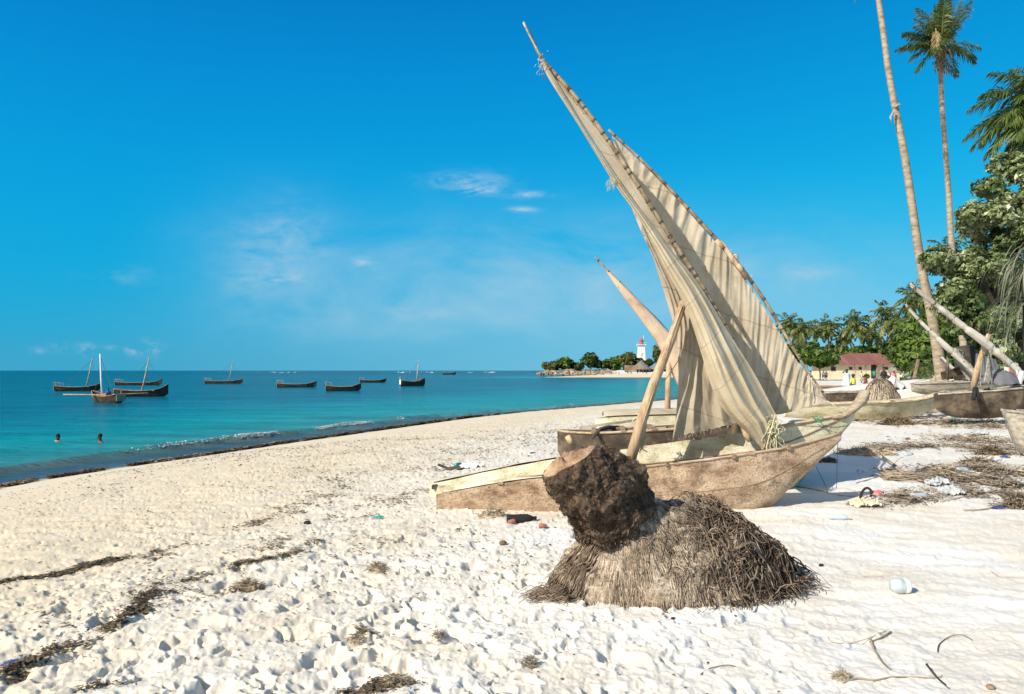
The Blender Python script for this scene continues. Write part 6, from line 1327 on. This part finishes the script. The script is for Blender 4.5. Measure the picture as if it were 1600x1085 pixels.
# old sandal-shaped wood and rags at the stern of the cream canoe
g = G(700, 735); mb = MB(); mb.beam(g+Vector((-.18, 0, .10)), g+Vector((.0, 0, .03)), .10, .03); mb.beam(g+Vector((.0, 0, .03)), g+Vector((.22, .03, .05)), .12, .03); tag(mb.build('broken_board', MT['dark_hull'], smooth=False, origin=g), 'dark broken board with a raised end, left of the white sack', 'board')
g = G(845, 818); 
for (px, py, r, m, lab) in ((848, 824, .045, 'coral_red', 'reddish brown stone on the sand left of the stump'), (800, 818, .05, 'coral_red', 'reddish stone beside the dark bottle'), (905, 1000 if False else 968, .02, 'shell', 'pale little shell in front of the root mound'), (1410 if False else 1548, 1078, .022, 'plank', 'round brown seed at the bottom edge, right'), (1052, 968, .016, 'black', 'small black pebble at the front rim of the root mound'), (480, 817, .04, 'black', 'dark pebble on the left sand near the weed line'), (1283, 884, .02, 'black', 'small dark pebble at the right end of the roots'), (786, 850, .04, 'weed', 'brown husk piece on the sand left of the stump')):
    g = G(px, py); tag(MB().blob(g+Vector((0, 0, r*.4)), (r, r*.8, r*.6), 14, 9, .2, 2, seed=px).build('stone', MT[m], origin=g), lab, 'stone')
# ---- jumble around the right hand boats
def top(o, lab, cat, group=None): return tag(o, lab, cat, group)
g = P(1412, 612, 30); g.z = zb(g.x, 30); e = empty('plank_bench', g, 'rough dark plank bench beside the far root mound', 'bench'); MB().beam(P(1392, 605, 30), P(1433, 602, 30), .5, .08).build('seat', MT['plank'], e, smooth=False)
for px in (1398, 1420, 1428): MB().beam(Vector((P(px, 0, 30).x, 30, g.z-.1)), P(px, 604, 30), .12, .12, up=(0, 1, 0)).build('leg', MT['dark_hull'], e, smooth=False)
for (a, b, w, m, lab) in (((1415, 598, 33), (1436, 595, 33), .35, 'dark_hull', 'short black plank leaning above the plank bench'), ((1470, 560, 25), (1492, 580, 25), .14, 'white', 'white painted board leaning right of the leaning palm base'), ((1500, 560, 25.5), (1520, 588, 25.5), .35, 'grey_plank', 'grey board leaning beneath the half furled sail'), ((1435, 562, 30), (1428, 592, 30), .10, 'plank', 'thin brown post left of the leaning palm base'), ((1548, 548, 21), (1540, 596, 21), .08, 'grey_plank', 'thin crooked pole just right of the bare mast'), ((1471, 588, 24.5), (1508, 577, 24.5), .28, 'dark_hull', 'black rotten plank lying between the two masts'), ((1464, 560, 27), (1462, 592, 27), .09, 'grey_plank', 'pale post directly behind the leaning palm base'), ((1552, 552, 28), (1590, 548, 28), .16, 'driftwood', 'thick pale driftwood branch behind the leaning furled sail')):
    A = P(*a); B = P(*b); top(MB().beam(A, B, w, .05, up=(0, 1, .2)).build('plank', MT[m], smooth=False, origin=A), lab, 'plank')
vs = [P(1524, 552, 22.6), P(1521, 592, 22), P(1562, 578, 22), P(1556, 562, 22.8)]; rows = [[vs[0].lerp(vs[3], k/20)+Vector((0, .05*math.sin(k*2.2), 0)) for k in range(21)], [vs[1].lerp(vs[2], k/20)+Vector((0, .05*math.sin(k*2.2), 0)) for k in range(21)]]
top(MB().grid(rows).build('tin_sheet', MT['tin'], origin=vs[1]), 'dark grey corrugated sheet leaning behind the bare mast', 'metal sheet')
g = P(1562, 600, 21.5); rows = []
for i in range(16):
    t = i/15; rows.append([Vector((g.x+math.cos(a)*.62*t, g.y+math.sin(a)*.5*t, g.z+.42*(1-t**2)+.10*mnoise.fractal(Vector((math.cos(a)*t*5, math.sin(a)*t*5, 1)), 1, 2, 4))) for a in [6.283*k/40 for k in range(40)]])
o = top(MB().grid(rows, True).build('fishing_net', MT['greycloth'], origin=g), 'grey crumpled fishing net heaped behind the dark canoe', 'net')
for (px, py, Y, s, m, lab) in ((1576, 581, 22, (.16, .2, .30), 'white', 'whitish concrete block at the right edge behind the nets'), (1583.5, 584, 21.8, (.15, .15, .45), 'coral_red', 'reddish post next to the whitish block'), (1594, 554, 27, (.22, .05, .10), 'pink', 'small red cloth in the shade at the right edge')):
    c = P(px, py, Y); top(MB().box(c, s, jit=.02).build('block', MT[m], smooth=False, origin=c), lab, 'block')
rg = random.Random(4)
for i in range(12):
    px = 1440+rg.random()*110; Y = 27+rg.random()*4; c = P(px, 600, Y); c.z = zb(c.x, Y)+.1; r = rg.uniform(.15, .4)
    top(MB().blob(c, (r*1.3, r, r*.7), 12, 8, .3, 2, seed=i).build('husk_heap', MT[('straw', 'dark_hull', 'grey_plank', 'driftwood')[i % 4]], origin=c), 'small heap of husks and rubble under the leaning palm', 'rubble', 'rubble under the leaning palm')
# a raised canoe float standing off the picture to the left is not built
